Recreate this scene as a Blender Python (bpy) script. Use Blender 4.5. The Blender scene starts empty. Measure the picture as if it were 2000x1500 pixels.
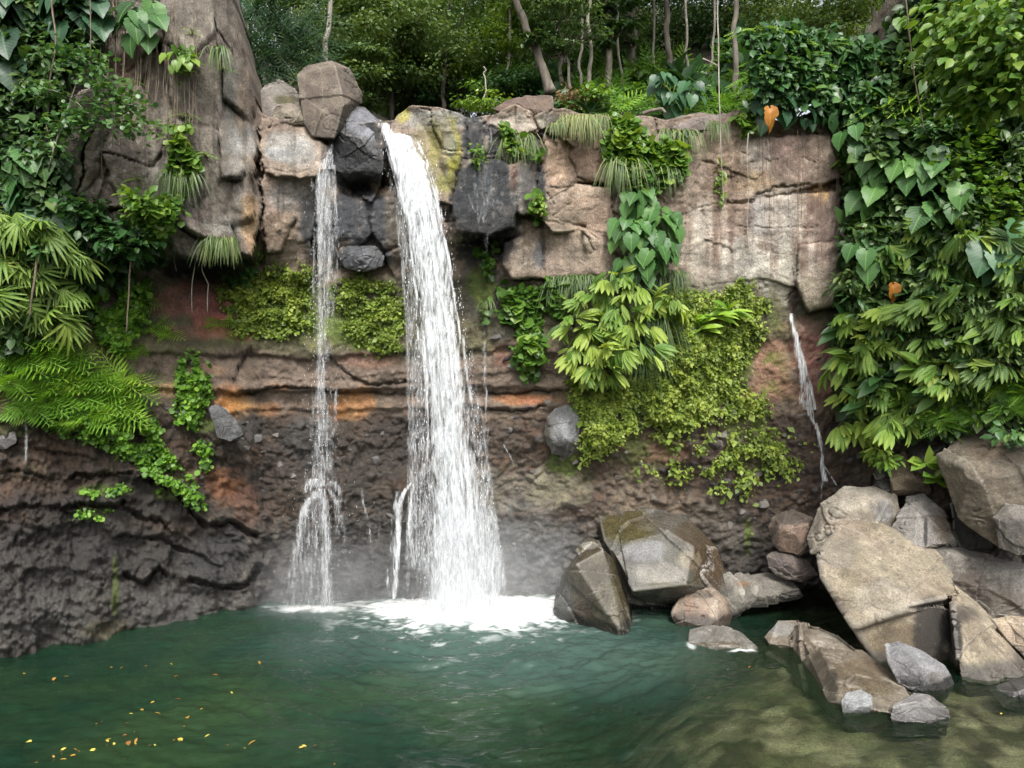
import bpy, bmesh, math, random
import numpy as np
from mathutils import Vector

random.seed(7)
rng = np.random.default_rng(7)
scene = bpy.context.scene
COL = scene.collection

# ------------------------------------------------------------------ camera, sky, sun, exposure
CAM_H = 5.0
F = 1333.0                       # focal length in photo pixels (photo 2000 wide)
cam_d = bpy.data.cameras.new("camera")
cam_d.sensor_width = 36.0
cam_d.lens = 36.0 * F / 2000.0
cam_d.clip_end = 500.0
cam_d.clip_start = 0.05
cam = bpy.data.objects.new("camera", cam_d)
cam.location = (0, 0, CAM_H)
cam.rotation_euler = (math.radians(90), 0, 0)
COL.objects.link(cam)
scene.camera = cam

SUN_EL, SUN_AZ = math.radians(50), math.radians(172)    # azimuth clockwise from +Y
w = bpy.data.worlds.new("World")
scene.world = w
w.use_nodes = True
nt = w.node_tree
sky = nt.nodes.new("ShaderNodeTexSky")
sky.sky_type = 'NISHITA'
sky.sun_disc = False
sky.sun_elevation = SUN_EL
sky.sun_rotation = SUN_AZ
sky.dust_density = 5.0
sky.air_density = 1.0
sky.ozone_density = 1.0
hs = nt.nodes.new("ShaderNodeHueSaturation")
hs.inputs['Saturation'].default_value = 0.30
nt.links.new(sky.outputs[0], hs.inputs['Color'])
bg = nt.nodes['Background']
bg.inputs['Strength'].default_value = 0.15
nt.links.new(hs.outputs[0], bg.inputs['Color'])

sun_d = bpy.data.lights.new("sun", 'SUN')
sun_d.energy = 1.5
sun_d.angle = math.radians(12)
sun_d.color = (1.0, 0.97, 0.92)
sun = bpy.data.objects.new("sun", sun_d)
d = Vector((math.sin(SUN_AZ) * math.cos(SUN_EL), math.cos(SUN_AZ) * math.cos(SUN_EL), math.sin(SUN_EL)))
sun.rotation_euler = d.to_track_quat('Z', 'Y').to_euler()
sun.location = d * 60
COL.objects.link(sun)

scene.view_settings.view_transform = 'Standard'
scene.view_settings.look = 'None'
scene.view_settings.gamma = 1.0
scene.view_settings.exposure = 1.05
cy = scene.cycles
cy.max_bounces = 7
cy.diffuse_bounces = 3
cy.glossy_bounces = 3
cy.transmission_bounces = 4
cy.transparent_max_bounces = 24
cy.volume_bounces = 1
cy.caustics_reflective = False
cy.caustics_refractive = False
cy.use_denoising = True
cy.sample_clamp_indirect = 6.0

# ------------------------------------------------------------------ small helpers
def P(u, v, Y):
    """photo pixel + distance -> world point"""
    return ((u - 1000.0) / F * Y, Y, CAM_H + (750.0 - v) / F * Y)

def s2l(c):
    c = np.asarray(c, float) / 255.0
    return np.where(c <= 0.04045, c / 12.92, ((c + 0.055) / 1.055) ** 2.4)

def sstep(a, b, x):
    t = np.clip((x - a) / (b - a), 0, 1)
    return t * t * (3 - 2 * t)

def _hash(ix, iy, iz, seed):
    h = (ix * 374761393 + iy * 668265263 + iz * 1274126177 + seed * 362437) & 0xffffffff
    h = ((h ^ (h >> 13)) * 1274126177) & 0xffffffff
    h = ((h ^ (h >> 16)) * 2246822519) & 0xffffffff
    return ((h ^ (h >> 15)) & 0xffffff) / float(0xffffff)

def vnoise(p, seed=0):
    """value noise -1..1, p (N,2) or (N,3)"""
    if p.shape[1] == 2:
        p = np.column_stack([p, np.zeros(len(p))]); flat = True
    else:
        flat = False
    i = np.floor(p).astype(np.int64); f = p - i
    f = f * f * f * (f * (f * 6 - 15) + 10)
    out = 0
    for dz in ((0,) if flat else (0, 1)):
        for dy in (0, 1):
            for dx in (0, 1):
                wgt = (f[:, 0] if dx else 1 - f[:, 0]) * (f[:, 1] if dy else 1 - f[:, 1])
                if not flat: wgt = wgt * (f[:, 2] if dz else 1 - f[:, 2])
                out = out + wgt * _hash(i[:, 0] + dx, i[:, 1] + dy, i[:, 2] + dz, seed)
    return out * 2 - 1

def fbm(p, octv=4, seed=0, gain=0.5, ridged=False):
    a, s, t = 1.0, 0, 0
    q = p.copy()
    for o in range(octv):
        n = vnoise(q, seed + o * 17)
        if ridged: n = 1 - 2 * np.abs(n)
        s = s + a * n; t += a; a *= gain
        q = q * 2.03 + 11.7
    return s / t

def worley2(p, seed=0, jit=0.9):
    """returns F1, F2, cell random, offset to centre (N,2)"""
    i = np.floor(p).astype(np.int64)
    d1 = np.full(len(p), 9.0); d2 = d1.copy(); r = np.zeros(len(p)); off = np.zeros((len(p), 2))
    z = np.zeros(len(p), np.int64)
    for dy in (-1, 0, 1):
        for dx in (-1, 0, 1):
            cx, cy_ = i[:, 0] + dx, i[:, 1] + dy
            px = cx + 0.5 + (_hash(cx, cy_, z, seed) - .5) * jit
            py = cy_ + 0.5 + (_hash(cx, cy_, z + 1, seed) - .5) * jit
            ex, ey = p[:, 0] - px, p[:, 1] - py
            dd = np.sqrt(ex * ex + ey * ey)
            m = dd < d1
            d2 = np.where(m, d1, np.minimum(d2, dd))
            r = np.where(m, _hash(cx, cy_, z + 2, seed), r)
            off = np.where(m[:, None], np.column_stack([ex, ey]), off)
            d1 = np.where(m, dd, d1)
    return d1, d2, r, off

def poly_sd(x, y, poly):
    """signed distance (negative inside) to a polygon, all in pixels"""
    n = len(poly); d = np.full(x.shape, 1e9); inside = np.zeros(x.shape, bool)
    for k in range(n):
        ax, ay = poly[k]; bx, by = poly[(k + 1) % n]
        ex, ey = bx - ax, by - ay
        wx, wy = x - ax, y - ay
        t = np.clip((wx * ex + wy * ey) / (ex * ex + ey * ey + 1e-9), 0, 1)
        d = np.minimum(d, (wx - t * ex) ** 2 + (wy - t * ey) ** 2)
        c = (ay > y) != (by > y)
        with np.errstate(divide='ignore', invalid='ignore'):
            c &= x < (bx - ax) * (y - ay) / (by - ay + 1e-12) + ax
        inside ^= c
    d = np.sqrt(d)
    return np.where(inside, -d, d)

def line_d(x, y, pts):
    """distance to polyline and sign-less parameter, pixels"""
    d = np.full(x.shape, 1e9); below = np.zeros(x.shape)
    for (ax, ay), (bx, by) in zip(pts[:-1], pts[1:]):
        ex, ey = bx - ax, by - ay
        wx, wy = x - ax, y - ay
        t = np.clip((wx * ex + wy * ey) / (ex * ex + ey * ey + 1e-9), 0, 1)
        dx, dy = wx - t * ex, wy - t * ey
        dd = np.sqrt(dx * dx + dy * dy)
        m = dd < d
        d = np.where(m, dd, d); below = np.where(m, dy, below)
    return d, below

class MB:
    """collects vertices / faces / attributes and links them as ONE mesh object"""
    def __init__(s):
        s.v = []; s.f = []; s.t = []; s.uv = []; s.n = 0
    def add(s, V, Fs, tint=None, uv=None):
        V = np.asarray(V, np.float32)
        s.v.append(V)
        for f in Fs:
            f = np.asarray(f, np.int64)
            if f.ndim == 1: f = f[None]
            s.f.append(f + s.n)
        s.t.append(np.full(len(V), 0.5, np.float32) if tint is None else np.broadcast_to(np.asarray(tint, np.float32), (len(V),)))
        s.uv.append(np.zeros((len(V), 2), np.float32) if uv is None else np.asarray(uv, np.float32))
        s.n += len(V)
    def tube(s, pts, r0, r1=None, sides=5, tint=0.5):
        pts = np.asarray(pts, float); n = len(pts)
        r1 = r0 if r1 is None else r1
        tan = np.gradient(pts, axis=0); tan /= np.linalg.norm(tan, axis=1)[:, None] + 1e-9
        ref = np.array([0.31, 0.95, 0.05])
        a = np.cross(tan, ref); a /= np.linalg.norm(a, axis=1)[:, None] + 1e-9
        b = np.cross(tan, a)
        rr = np.asarray(r0 if np.ndim(r0) else np.linspace(r0, r1, n))
        th = np.arange(sides) / sides * 2 * math.pi
        V = pts[:, None] + rr[:, None, None] * (np.cos(th)[None, :, None] * a[:, None] + np.sin(th)[None, :, None] * b[:, None])
        V = V.reshape(-1, 3)
        i = np.arange(n - 1)[:, None] * sides + np.arange(sides)[None]
        j = np.arange(n - 1)[:, None] * sides + (np.arange(sides)[None] + 1) % sides
        q = np.stack([i, j, j + sides, i + sides], -1).reshape(-1, 4)
        L = np.concatenate([[0], np.cumsum(np.linalg.norm(np.diff(pts, axis=0), axis=1))])
        uv = np.stack([np.tile(th / 6.283, n), np.repeat(L, sides)], -1)
        s.add(V, [q, np.arange(sides)[::-1].copy(), np.arange(sides) + (n - 1) * sides], tint, uv)
    def data(s, name, mat=None, origin=(0, 0, 0), smooth=False):
        V = np.concatenate(s.v) - np.asarray(origin, np.float32)
        groups = {}
        for f in s.f: groups.setdefault(f.shape[1], []).append(f)
        loops, starts, pos = [], [], 0
        for k, fl in groups.items():
            a = np.concatenate(fl); loops.append(a.ravel())
            starts.append(pos + np.arange(len(a)) * k); pos += a.size
        loops = np.concatenate(loops); starts = np.concatenate(starts)
        me = bpy.data.meshes.new(name)
        me.vertices.add(len(V)); me.vertices.foreach_set("co", V.astype(np.float32).ravel())
        me.loops.add(len(loops)); me.loops.foreach_set("vertex_index", loops.astype(np.int32))
        me.polygons.add(len(starts)); me.polygons.foreach_set("loop_start", starts.astype(np.int32))
        if smooth: me.polygons.foreach_set("use_smooth", np.ones(len(starts), bool))
        me.update(calc_edges=True)
        a = me.attributes.new("tint", 'FLOAT', 'POINT'); a.data.foreach_set("value", np.concatenate(s.t).astype(np.float32))
        a = me.attributes.new("luv", 'FLOAT2', 'POINT'); a.data.foreach_set("vector", np.concatenate(s.uv).astype(np.float32).ravel())
        if mat: me.materials.append(mat)
        return me
    def build(s, name, mat=None, parent=None, origin=(0, 0, 0), smooth=False):
        o = bpy.data.objects.new(name, s.data(name, mat, origin, smooth))
        COL.objects.link(o)
        if parent is None: o.location = origin
        else: o.parent = parent
        return o

def tag(o, label=None, cat=None, group=None, kind=None):
    if label: o["label"] = label
    if cat: o["category"] = cat
    if group: o["group"] = group
    if kind: o["kind"] = kind
    return o

def empty(name, loc, label=None, cat=None, group=None):
    o = bpy.data.objects.new(name, None)
    o.location = loc; o.empty_display_size = 0.2
    COL.objects.link(o)
    return tag(o, label, cat, group)

def copy_tree(o, parent=None):
    c = o.copy(); COL.objects.link(c)
    if parent: c.parent = parent
    for ch in list(o.children): copy_tree(ch, c)
    return c

def grid_faces(nr, nc):
    i = np.arange(nr - 1)[:, None] * nc + np.arange(nc - 1)[None]
    return np.stack([i, i + 1, i + nc + 1, i + nc], -1).reshape(-1, 4)

def set_col(me, col, wet):
    a = me.attributes.new("col", 'FLOAT_COLOR', 'POINT')
    a.data.foreach_set("color", np.column_stack([col, np.ones(len(col))]).astype(np.float32).ravel())
    a = me.attributes.new("wet", 'FLOAT', 'POINT'); a.data.foreach_set("value", np.asarray(wet, np.float32))

# ------------------------------------------------------------------ materials
def new_mat(name):
    m = bpy.data.materials.new(name); m.use_nodes = True
    t = m.node_tree
    for n in list(t.nodes): t.nodes.remove(n)
    out = t.nodes.new("ShaderNodeOutputMaterial")
    def N(kind, **kw):
        n = t.nodes.new(kind)
        for k, val in kw.items():
            if k in n.inputs: n.inputs[k].default_value = val
            else: setattr(n, k, val)
        return n
    return m, t, out, N

def rock_material(name, bump=0.6, grain=1.0, worn=0.0):
    m, t, out, N = new_mat(name); L = t.links.new
    b = N("ShaderNodeBsdfPrincipled")
    at = N("ShaderNodeAttribute", attribute_name="col")
    wt = N("ShaderNodeAttribute", attribute_name="wet")
    tc = N("ShaderNodeTexCoord")
    n1 = N("ShaderNodeTexNoise", Scale=2.3 * grain, Detail=8.0, Roughness=0.62)
    n2 = N("ShaderNodeTexNoise", Scale=26.0 * grain, Detail=7.0, Roughness=0.72)
    n3 = N("ShaderNodeTexNoise", Scale=70.0 * grain, Detail=3.0, Roughness=0.6)
    mp = N("ShaderNodeMapping"); mp.inputs['Scale'].default_value = (5.0, 5.0, 0.7)
    n4 = N("ShaderNodeTexNoise", Scale=1.4, Detail=6.0, Roughness=0.6)     # vertical streaks
    for n in (n1, n2, n3): L(tc.outputs['Object'], n.inputs['Vector'])
    L(tc.outputs['Object'], mp.inputs['Vector']); L(mp.outputs[0], n4.inputs['Vector'])
    r1 = N("ShaderNodeMapRange", **{'From Min': 0.3, 'From Max': 0.7, 'To Min': 0.62, 'To Max': 1.34})
    r2 = N("ShaderNodeMapRange", **{'From Min': 0.32, 'From Max': 0.68, 'To Min': 0.5, 'To Max': 1.5})
    r4 = N("ShaderNodeMapRange", **{'From Min': 0.3, 'From Max': 0.7, 'To Min': 0.84, 'To Max': 1.12})
    L(n1.outputs['Fac'], r1.inputs['Value']); L(n2.outputs['Fac'], r2.inputs['Value']); L(n4.outputs['Fac'], r4.inputs['Value'])
    r3 = N("ShaderNodeMapRange", **{'From Min': 0.3, 'From Max': 0.7, 'To Min': 0.72, 'To Max': 1.28}); L(n3.outputs['Fac'], r3.inputs['Value'])
    mu0 = N("ShaderNodeMath", operation='MULTIPLY'); L(r3.outputs[0], mu0.inputs[0]); L(r1.outputs[0], mu0.inputs[1])
    mu = N("ShaderNodeMath", operation='MULTIPLY'); mu2 = N("ShaderNodeMath", operation='MULTIPLY')
    L(mu0.outputs[0], mu.inputs[0]); L(r2.outputs[0], mu.inputs[1]); L(mu.outputs[0], mu2.inputs[0]); L(r4.outputs[0], mu2.inputs[1])
    # pale lichen specks
    vo = N("ShaderNodeTexVoronoi", Scale=9.0 * grain); L(tc.outputs['Object'], vo.inputs['Vector'])
    sp = N("ShaderNodeMapRange", **{'From Min': 0.06, 'From Max': 0.12, 'To Min': 1.0, 'To Max': 0.0}); L(vo.outputs['Distance'], sp.inputs['Value'])
    sm = N("ShaderNodeMath", operation='MULTIPLY'); L(sp.outputs[0], sm.inputs[0])
    gate = N("ShaderNodeMapRange", **{'From Min': 0.5, 'From Max': 0.6, 'To Min': 0.0, 'To Max': 0.45}); L(n1.outputs['Fac'], gate.inputs['Value'])
    L(gate.outputs[0], sm.inputs[1])
    mx = N("ShaderNodeVectorMath", operation='SCALE'); L(at.outputs['Color'], mx.inputs[0]); L(mu2.outputs[0], mx.inputs['Scale'])
    lm = N("ShaderNodeMix", data_type='RGBA'); L(sm.outputs[0], lm.inputs[0]); L(mx.outputs[0], lm.inputs[6]); lm.inputs[7].default_value = (0.33, 0.31, 0.27, 1)
    # hue drift toward rust / olive
    n5 = N("ShaderNodeTexNoise", Scale=1.1 * grain, Detail=5.0); L(tc.outputs['Object'], n5.inputs['Vector'])
    hr = N("ShaderNodeMapRange", **{'From Min': 0.35, 'From Max': 0.65, 'To Min': 0.492, 'To Max': 0.508}); L(n5.outputs['Fac'], hr.inputs['Value'])
    hsv = N("ShaderNodeHueSaturation"); L(hr.outputs[0], hsv.inputs['Hue'])
    ge = N("ShaderNodeNewGeometry"); pt = N("ShaderNodeMapRange", **{'From Min': 0.515, 'From Max': 0.60, 'To Min': 0.0, 'To Max': worn}); L(ge.outputs['Pointiness'], pt.inputs['Value'])
    wn = N("ShaderNodeMix", data_type='RGBA'); L(pt.outputs[0], wn.inputs[0]); L(lm.outputs[2], wn.inputs[6]); wn.inputs[7].default_value = (0.42, 0.39, 0.34, 1)     # edges rubbed pale
    L(wn.outputs[2], hsv.inputs['Color'])
    L(hsv.outputs[0], b.inputs['Base Color'])
    ro = N("ShaderNodeMapRange", **{'From Min': 0.0, 'From Max': 1.0, 'To Min': 0.9, 'To Max': 0.17}); L(wt.outputs['Fac'], ro.inputs['Value'])
    ra = N("ShaderNodeMath", operation='MULTIPLY'); L(ro.outputs[0], ra.inputs[0])
    rr = N("ShaderNodeMapRange", **{'From Min': 0.3, 'From Max': 0.7, 'To Min': 0.75, 'To Max': 1.2}); L(n2.outputs['Fac'], rr.inputs['Value']); L(rr.outputs[0], ra.inputs[1])
    L(ra.outputs[0], b.inputs['Roughness'])
    # bump
    a1 = N("ShaderNodeMath", operation='MULTIPLY'); a1.inputs[1].default_value = 1.0; L(n2.outputs['Fac'], a1.inputs[0])
    a2 = N("ShaderNodeMath", operation='MULTIPLY_ADD'); a2.inputs[1].default_value = 0.3; L(n3.outputs['Fac'], a2.inputs[0]); L(a1.outputs[0], a2.inputs[2])
    a3 = N("ShaderNodeMath", operation='MULTIPLY_ADD'); a3.inputs[1].default_value = 2.2; L(n1.outputs['Fac'], a3.inputs[0]); L(a2.outputs[0], a3.inputs[2])
    bp = N("ShaderNodeBump", Strength=bump, Distance=0.055); L(a3.outputs[0], bp.inputs['Height']); L(bp.outputs[0], b.inputs['Normal'])
    L(b.outputs[0], out.inputs['Surface'])
    return m

M_CLIFF = rock_material("cliff_rock", 0.75)
M_ROCK = rock_material("boulder_rock", 0.42, 1.2, 0.55)

def leaf_material(name, c0, c1, c2, rough=0.42, trans=0.3, vein=0.0, spec=0.5):
    """tint 0..1 runs c0 (dark) -> c1 -> c2 (light)"""
    m, t, out, N = new_mat(name); L = t.links.new
    at = N("ShaderNodeAttribute", attribute_name="tint")
    oi = N("ShaderNodeObjectInfo")
    ad = N("ShaderNodeMath", operation='MULTIPLY_ADD'); ad.inputs[1].default_value = 0.24; L(oi.outputs['Random'], ad.inputs[0])
    sb = N("ShaderNodeMath", operation='SUBTRACT'); sb.inputs[1].default_value = 0.12; L(at.outputs['Fac'], sb.inputs[0]); L(sb.outputs[0], ad.inputs[2])
    cr = N("ShaderNodeValToRGB")
    cr.color_ramp.elements[0].position = 0.0; cr.color_ramp.elements[0].color = (*c0, 1)
    cr.color_ramp.elements[1].position = 1.0; cr.color_ramp.elements[1].color = (*c2, 1)
    e = cr.color_ramp.elements.new(0.5); e.color = (*c1, 1)
    L(ad.outputs[0], cr.inputs[0])
    col = cr.outputs[0]
    if vein > 0:
        uv = N("ShaderNodeAttribute", attribute_name="luv")
        sx = N("ShaderNodeSeparateXYZ"); L(uv.outputs['Vector'], sx.inputs[0])
        ab = N("ShaderNodeMath", operation='ABSOLUTE'); L(sx.outputs[0], ab.inputs[0])
        md = N("ShaderNodeMapRange", **{'From Min': 0.0, 'From Max': 0.035, 'To Min': 1.0, 'To Max': 0.0}); L(ab.outputs[0], md.inputs['Value'])
        ph = N("ShaderNodeMath", operation='MULTIPLY_ADD'); ph.inputs[1].default_value = -0.8; L(ab.outputs[0], ph.inputs[0]); L(sx.outputs[1], ph.inputs[2])
        fr = N("ShaderNodeMath", operation='MULTIPLY'); fr.inputs[1].default_value = 9.0; L(ph.outputs[0], fr.inputs[0])
        pp = N("ShaderNodeMath", operation='PINGPONG'); pp.inputs[1].default_value = 0.5; L(fr.outputs[0], pp.inputs[0])
        sv = N("ShaderNodeMapRange", **{'From Min': 0.0, 'From Max': 0.14, 'To Min': 0.65, 'To Max': 0.0}); L(pp.outputs[0], sv.inputs['Value'])
        mxm = N("ShaderNodeMath", operation='MAXIMUM'); L(md.outputs[0], mxm.inputs[0]); L(sv.outputs[0], mxm.inputs[1])
        mm = N("ShaderNodeMath", operation='MULTIPLY'); mm.inputs[1].default_value = vein; L(mxm.outputs[0], mm.inputs[0])
        mx = N("ShaderNodeMix", data_type='RGBA'); L(mm.outputs[0], mx.inputs[0]); L(col, mx.inputs[6])
        mx.inputs[7].default_value = (min(1, c2[0] * 1.9 + .03), min(1, c2[1] * 1.6 + .04), c2[2] * 1.6 + .02, 1)
        col = mx.outputs[2]
    b = N("ShaderNodeBsdfPrincipled", Roughness=rough)
    b.inputs['Specular IOR Level'].default_value = spec
    L(col, b.inputs['Base Color'])
    tr = N("ShaderNodeBsdfTranslucent")
    sc = N("ShaderNodeVectorMath", operation='MULTIPLY'); L(col, sc.inputs[0]); sc.inputs[1].default_value = (1.5, 1.4, 0.6)
    L(sc.outputs[0], tr.inputs['Color'])
    ms = N("ShaderNodeMixShader"); ms.inputs[0].default_value = trans
    L(b.outputs[0], ms.inputs[1]); L(tr.outputs[0], ms.inputs[2]); L(ms.outputs[0], out.inputs['Surface'])
    return m

def bark_material(name, c0, c1, sc=6.0):
    m, t, out, N = new_mat(name); L = t.links.new
    tc = N("ShaderNodeTexCoord"); mp = N("ShaderNodeMapping"); mp.inputs['Scale'].default_value = (1, 1, 0.3)
    n = N("ShaderNodeTexNoise", Scale=sc, Detail=6.0, Roughness=0.65)
    L(tc.outputs['Object'], mp.inputs[0]); L(mp.outputs[0], n.inputs['Vector'])
    cr = N("ShaderNodeValToRGB"); cr.color_ramp.elements[0].color = (*c0, 1); cr.color_ramp.elements[1].color = (*c1, 1)
    cr.color_ramp.elements[0].position = .32; cr.color_ramp.elements[1].position = .68
    L(n.outputs['Fac'], cr.inputs[0])
    b = N("ShaderNodeBsdfPrincipled", Roughness=0.85); L(cr.outputs[0], b.inputs['Base Color'])
    bp = N("ShaderNodeBump", Strength=0.6, Distance=0.03); L(n.outputs['Fac'], bp.inputs['Height']); L(bp.outputs[0], b.inputs['Normal'])
    L(b.outputs[0], out.inputs['Surface'])
    return m
# ------------------------------------------------------------------ the cliff (one continuous rock face)
U_ = np.concatenate([np.arange(-700, -40, 24.), np.arange(-40, 2041, 2.5), np.arange(2060, 2720, 24.)])
LIP = [(-700, -420), (350, -420), (440, -60), (455, 0), (468, 60), (485, 130), (497, 190), (506, 222), (590, 240), (640, 262), (668, 252), (700, 240),
       (770, 234), (778, 222), (800, 209), (830, 207), (860, 209), (890, 217), (908, 226), (940, 230), (968, 224), (985, 212), (1005, 206), (1032, 213),
       (1046, 224), (1058, 220), (1075, 212), (1105, 214), (1130, 224), (1190, 222), (1250, 226), (1300, 236), (1330, 226), (1365, 221), (1405, 232),
       (1440, 214), (1475, 222), (1530, 235), (1600, 215), (1650, 120), (1720, 20), (1790, -80), (1900, -200), (2720, -420)]
lip_u = np.interp(U_, *zip(*LIP))
lip_u = lip_u + 5 * fbm(np.column_stack([U_ / 23., U_ * 0]), 3, 5)
NR = 500
T_ = np.linspace(0, 1, NR)
UU = np.repeat(U_[None], NR, 0)
VV = lip_u[None] + T_[:, None] * (1345 - lip_u[None])
u = UU.ravel(); v = VV.ravel()
BU = [-700, -100, 0, 150, 300, 400, 480, 520, 620, 780, 900, 1060, 1200, 1330, 1500, 1640, 1750, 1850, 2000, 2720]
BV = [-420, 0, 200, 300, 450, 520, 600, 700, 790, 950, 1100, 1200, 1345]
BY = np.array([
 [11, 12.6, 12.8, 13, 13.3, 13.7, 14.4, 15.2, 15.6, 15.6, 15.4, 15.3, 15.4, 15.5, 15.6, 15.9, 15.8, 15.2, 14.5, 12],
 [10.8, 12.4, 12.6, 12.8, 13.1, 13.5, 14.3, 15.2, 15.6, 15.6, 15.4, 15.3, 15.4, 15.5, 15.6, 15.9, 15.6, 15.0, 14.2, 11.8],
 [10.6, 12.3, 12.5, 12.7, 13.0, 13.4, 14.2, 14.7, 15.0, 15.0, 14.8, 15.0, 15.25, 15.4, 15.5, 15.8, 15.3, 14.7, 14.0, 11.6],
 [10.5, 12.2, 12.4, 12.6, 12.9, 13.3, 14.1, 14.65, 15.1, 15.2, 14.78, 15.05, 15.25, 15.4, 15.5, 15.7, 15.1, 14.6, 13.9, 11.5],
 [10.4, 12.2, 12.4, 12.6, 12.9, 13.4, 14.1, 14.7, 15.3, 15.5, 14.95, 15.15, 15.3, 15.45, 15.55, 15.65, 15.0, 14.4, 13.7, 11.4],
 [10.4, 12.3, 12.5, 12.9, 14.3, 15.0, 15.2, 15.4, 15.8, 15.8, 15.9, 15.55, 15.4, 15.5, 15.6, 15.7, 14.9, 14.3, 13.6, 11.4],
 [10.4, 12.4, 12.6, 13.2, 14.7, 15.2, 15.4, 15.6, 15.8, 15.8, 15.9, 15.8, 15.3, 15.3, 15.7, 15.9, 14.9, 14.2, 13.5, 11.4],
 [10.4, 12.3, 12.5, 13.2, 14.4, 14.9, 15.2, 15.5, 15.7, 15.7, 15.8, 15.7, 15.2, 15.3, 15.9, 15.8, 14.9, 14.2, 13.5, 11.4],
 [10.4, 12.3, 12.5, 13.2, 14.3, 14.8, 15.2, 15.6, 15.8, 15.8, 15.9, 15.8, 15.4, 15.5, 16.0, 15.8, 15.0, 14.3, 13.6, 11.5],
 [10.4, 12.4, 12.6, 13.3, 14.3, 14.7, 15.1, 15.5, 15.8, 15.9, 16.0, 16.0, 15.8, 15.9, 16.1, 16.0, 15.2, 14.5, 13.8, 11.7],
 [10.4, 12.4, 12.55, 13.35, 14.3, 14.8, 15.2, 15.6, 15.9, 16.0, 16.1, 16.2, 16.2, 16.3, 16.5, 16.4, 15.6, 14.8, 14.0, 12],
 [10.4, 12.35, 12.45, 13.25, 14.15, 14.7, 15.2, 15.7, 15.9, 16.0, 16.1, 16.2, 16.3, 16.5, 16.8, 16.8, 16.0, 15.2, 14.4, 12.3],
 [10.4, 12.35, 12.45, 13.25, 14.15, 14.7, 15.2, 15.7, 15.9, 16.0, 16.1, 16.2, 16.3, 16.6, 17.0, 17.0, 16.3, 15.5, 14.8, 12.6]])
def base_depth(u, v):
    iu = np.clip(np.searchsorted(BU, u) - 1, 0, len(BU) - 2); iv = np.clip(np.searchsorted(BV, v) - 1, 0, len(BV) - 2)
    bu = np.asarray(BU, float); bv = np.asarray(BV, float)
    fu = np.clip((u - bu[iu]) / (bu[iu + 1] - bu[iu]), 0, 1); fv = np.clip((v - bv[iv]) / (bv[iv + 1] - bv[iv]), 0, 1)
    fu = fu * .4 + .6 * fu * fu * (3 - 2 * fu); fv = fv * .4 + .6 * fv * fv * (3 - 2 * fv)
    return (BY[iv, iu] * (1 - fu) + BY[iv, iu + 1] * fu) * (1 - fv) + (BY[iv + 1, iu] * (1 - fu) + BY[iv + 1, iu + 1] * fu) * fv

pw = np.column_stack([u, v])
wob = np.column_stack([fbm(pw / 60., 4, 3), fbm(pw / 60., 4, 9)])
uw, vw = u + wob[:, 0] * 14, v + wob[:, 1] * 14          # wobbled coordinates: no straight edges
D = base_depth(u, v)
upper = 1 - sstep(500, 560, vw - 25 * sstep(600, 300, u))
lower = sstep(770, 830, vw)
mid = np.clip(1 - upper - lower, 0, 1)
# fractured slabs of the lava layer
f1, f2, cr_, off = worley2(np.column_stack([uw / 105., vw / 150.]), 4)
edge = f2 - f1
tilt = np.column_stack([np.sin(cr_ * 91.), np.cos(cr_ * 57.)])
_cg = fbm(pw / 140., 2, 33)
slab = (cr_ - .5) * .24 + (off * tilt).sum(1) * .34
slab += .10 * np.exp(-(edge / .02) ** 2) * (_cg > .1)
f1b, f2b, crb, offb = worley2(np.column_stack([uw / 42., vw / 52.]), 14)
slab += ((crb - .5) * .12 + (offb * np.column_stack([np.sin(crb * 71.), np.cos(crb * 37.)])).sum(1) * .12) * sstep(-.15, .25, fbm(pw / 130., 2, 31))
quiet = sstep(1300, 1350, u) * (1 - sstep(1600, 1640, u))          # smoother wall on the right
D += upper * slab * (1 - .7 * quiet) * (1 - .75 * sstep(500, 440, u))
D += upper * (fbm(pw / 60., 5, 21, .55) * .055 + .03 * fbm(pw / 14., 3, 22, ridged=True))
# bedded bands
band = vw + 14 * fbm(np.column_stack([u / 160., v * 0]), 3, 41)
for yb, pr in ((692, .16), (735, .07), (762, .22), (800, .1)):
    D += .5 * pr * np.tanh((band - yb) / 2.5) * np.exp(-np.maximum(band - yb, 0) / 30.) * sstep(180, 300, u) * (1 - sstep(1080, 1150, u))
D += mid * (fbm(pw / 38., 5, 51) * .13 + fbm(pw / 8., 3, 52, .6) * .04)
# conglomerate below: embedded stones and rough crust
g1, g2, gr, go = worley2(np.column_stack([uw / 24., vw / 21.]), 24)
stone = np.where(gr > .72, np.clip(.5 - g1, 0, .5) ** .6 * .16, 0) + (go * np.column_stack([np.sin(gr * 83.), np.cos(gr * 61.)])).sum(1) * .04
h1, h2, hr_, ho = worley2(np.column_stack([u / 10., v / 9.]), 25)
stone += (ho * np.column_stack([np.sin(hr_ * 83.), np.cos(hr_ * 61.)])).sum(1) * .025 + (hr_ - .5) * .015
wetwall = np.exp(-((u - 1010) / 110.) ** 2) * sstep(930, 1010, v)
D -= lower * stone * (1 - .5 * wetwall)
D += lower * (fbm(pw / 6.5, 3, 63, .6) * .035 + .05 * fbm(np.column_stack([uw / 22., vw / 15.]), 4, 64, .6, ridged=True) + fbm(pw / 85., 5, 61) * .30 + fbm(pw / 16., 4, 62, .6) * .03)
leftlow = lower * sstep(540, 430, u)
D -= leftlow * (.12 * fbm(np.column_stack([uw / 130., (vw - .3 * uw) / 62.]), 4, 71, .5, ridged=True) + .06 * fbm(np.column_stack([uw / 30., (vw - .2 * uw) / 24.]), 4, 72, .55))
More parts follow.
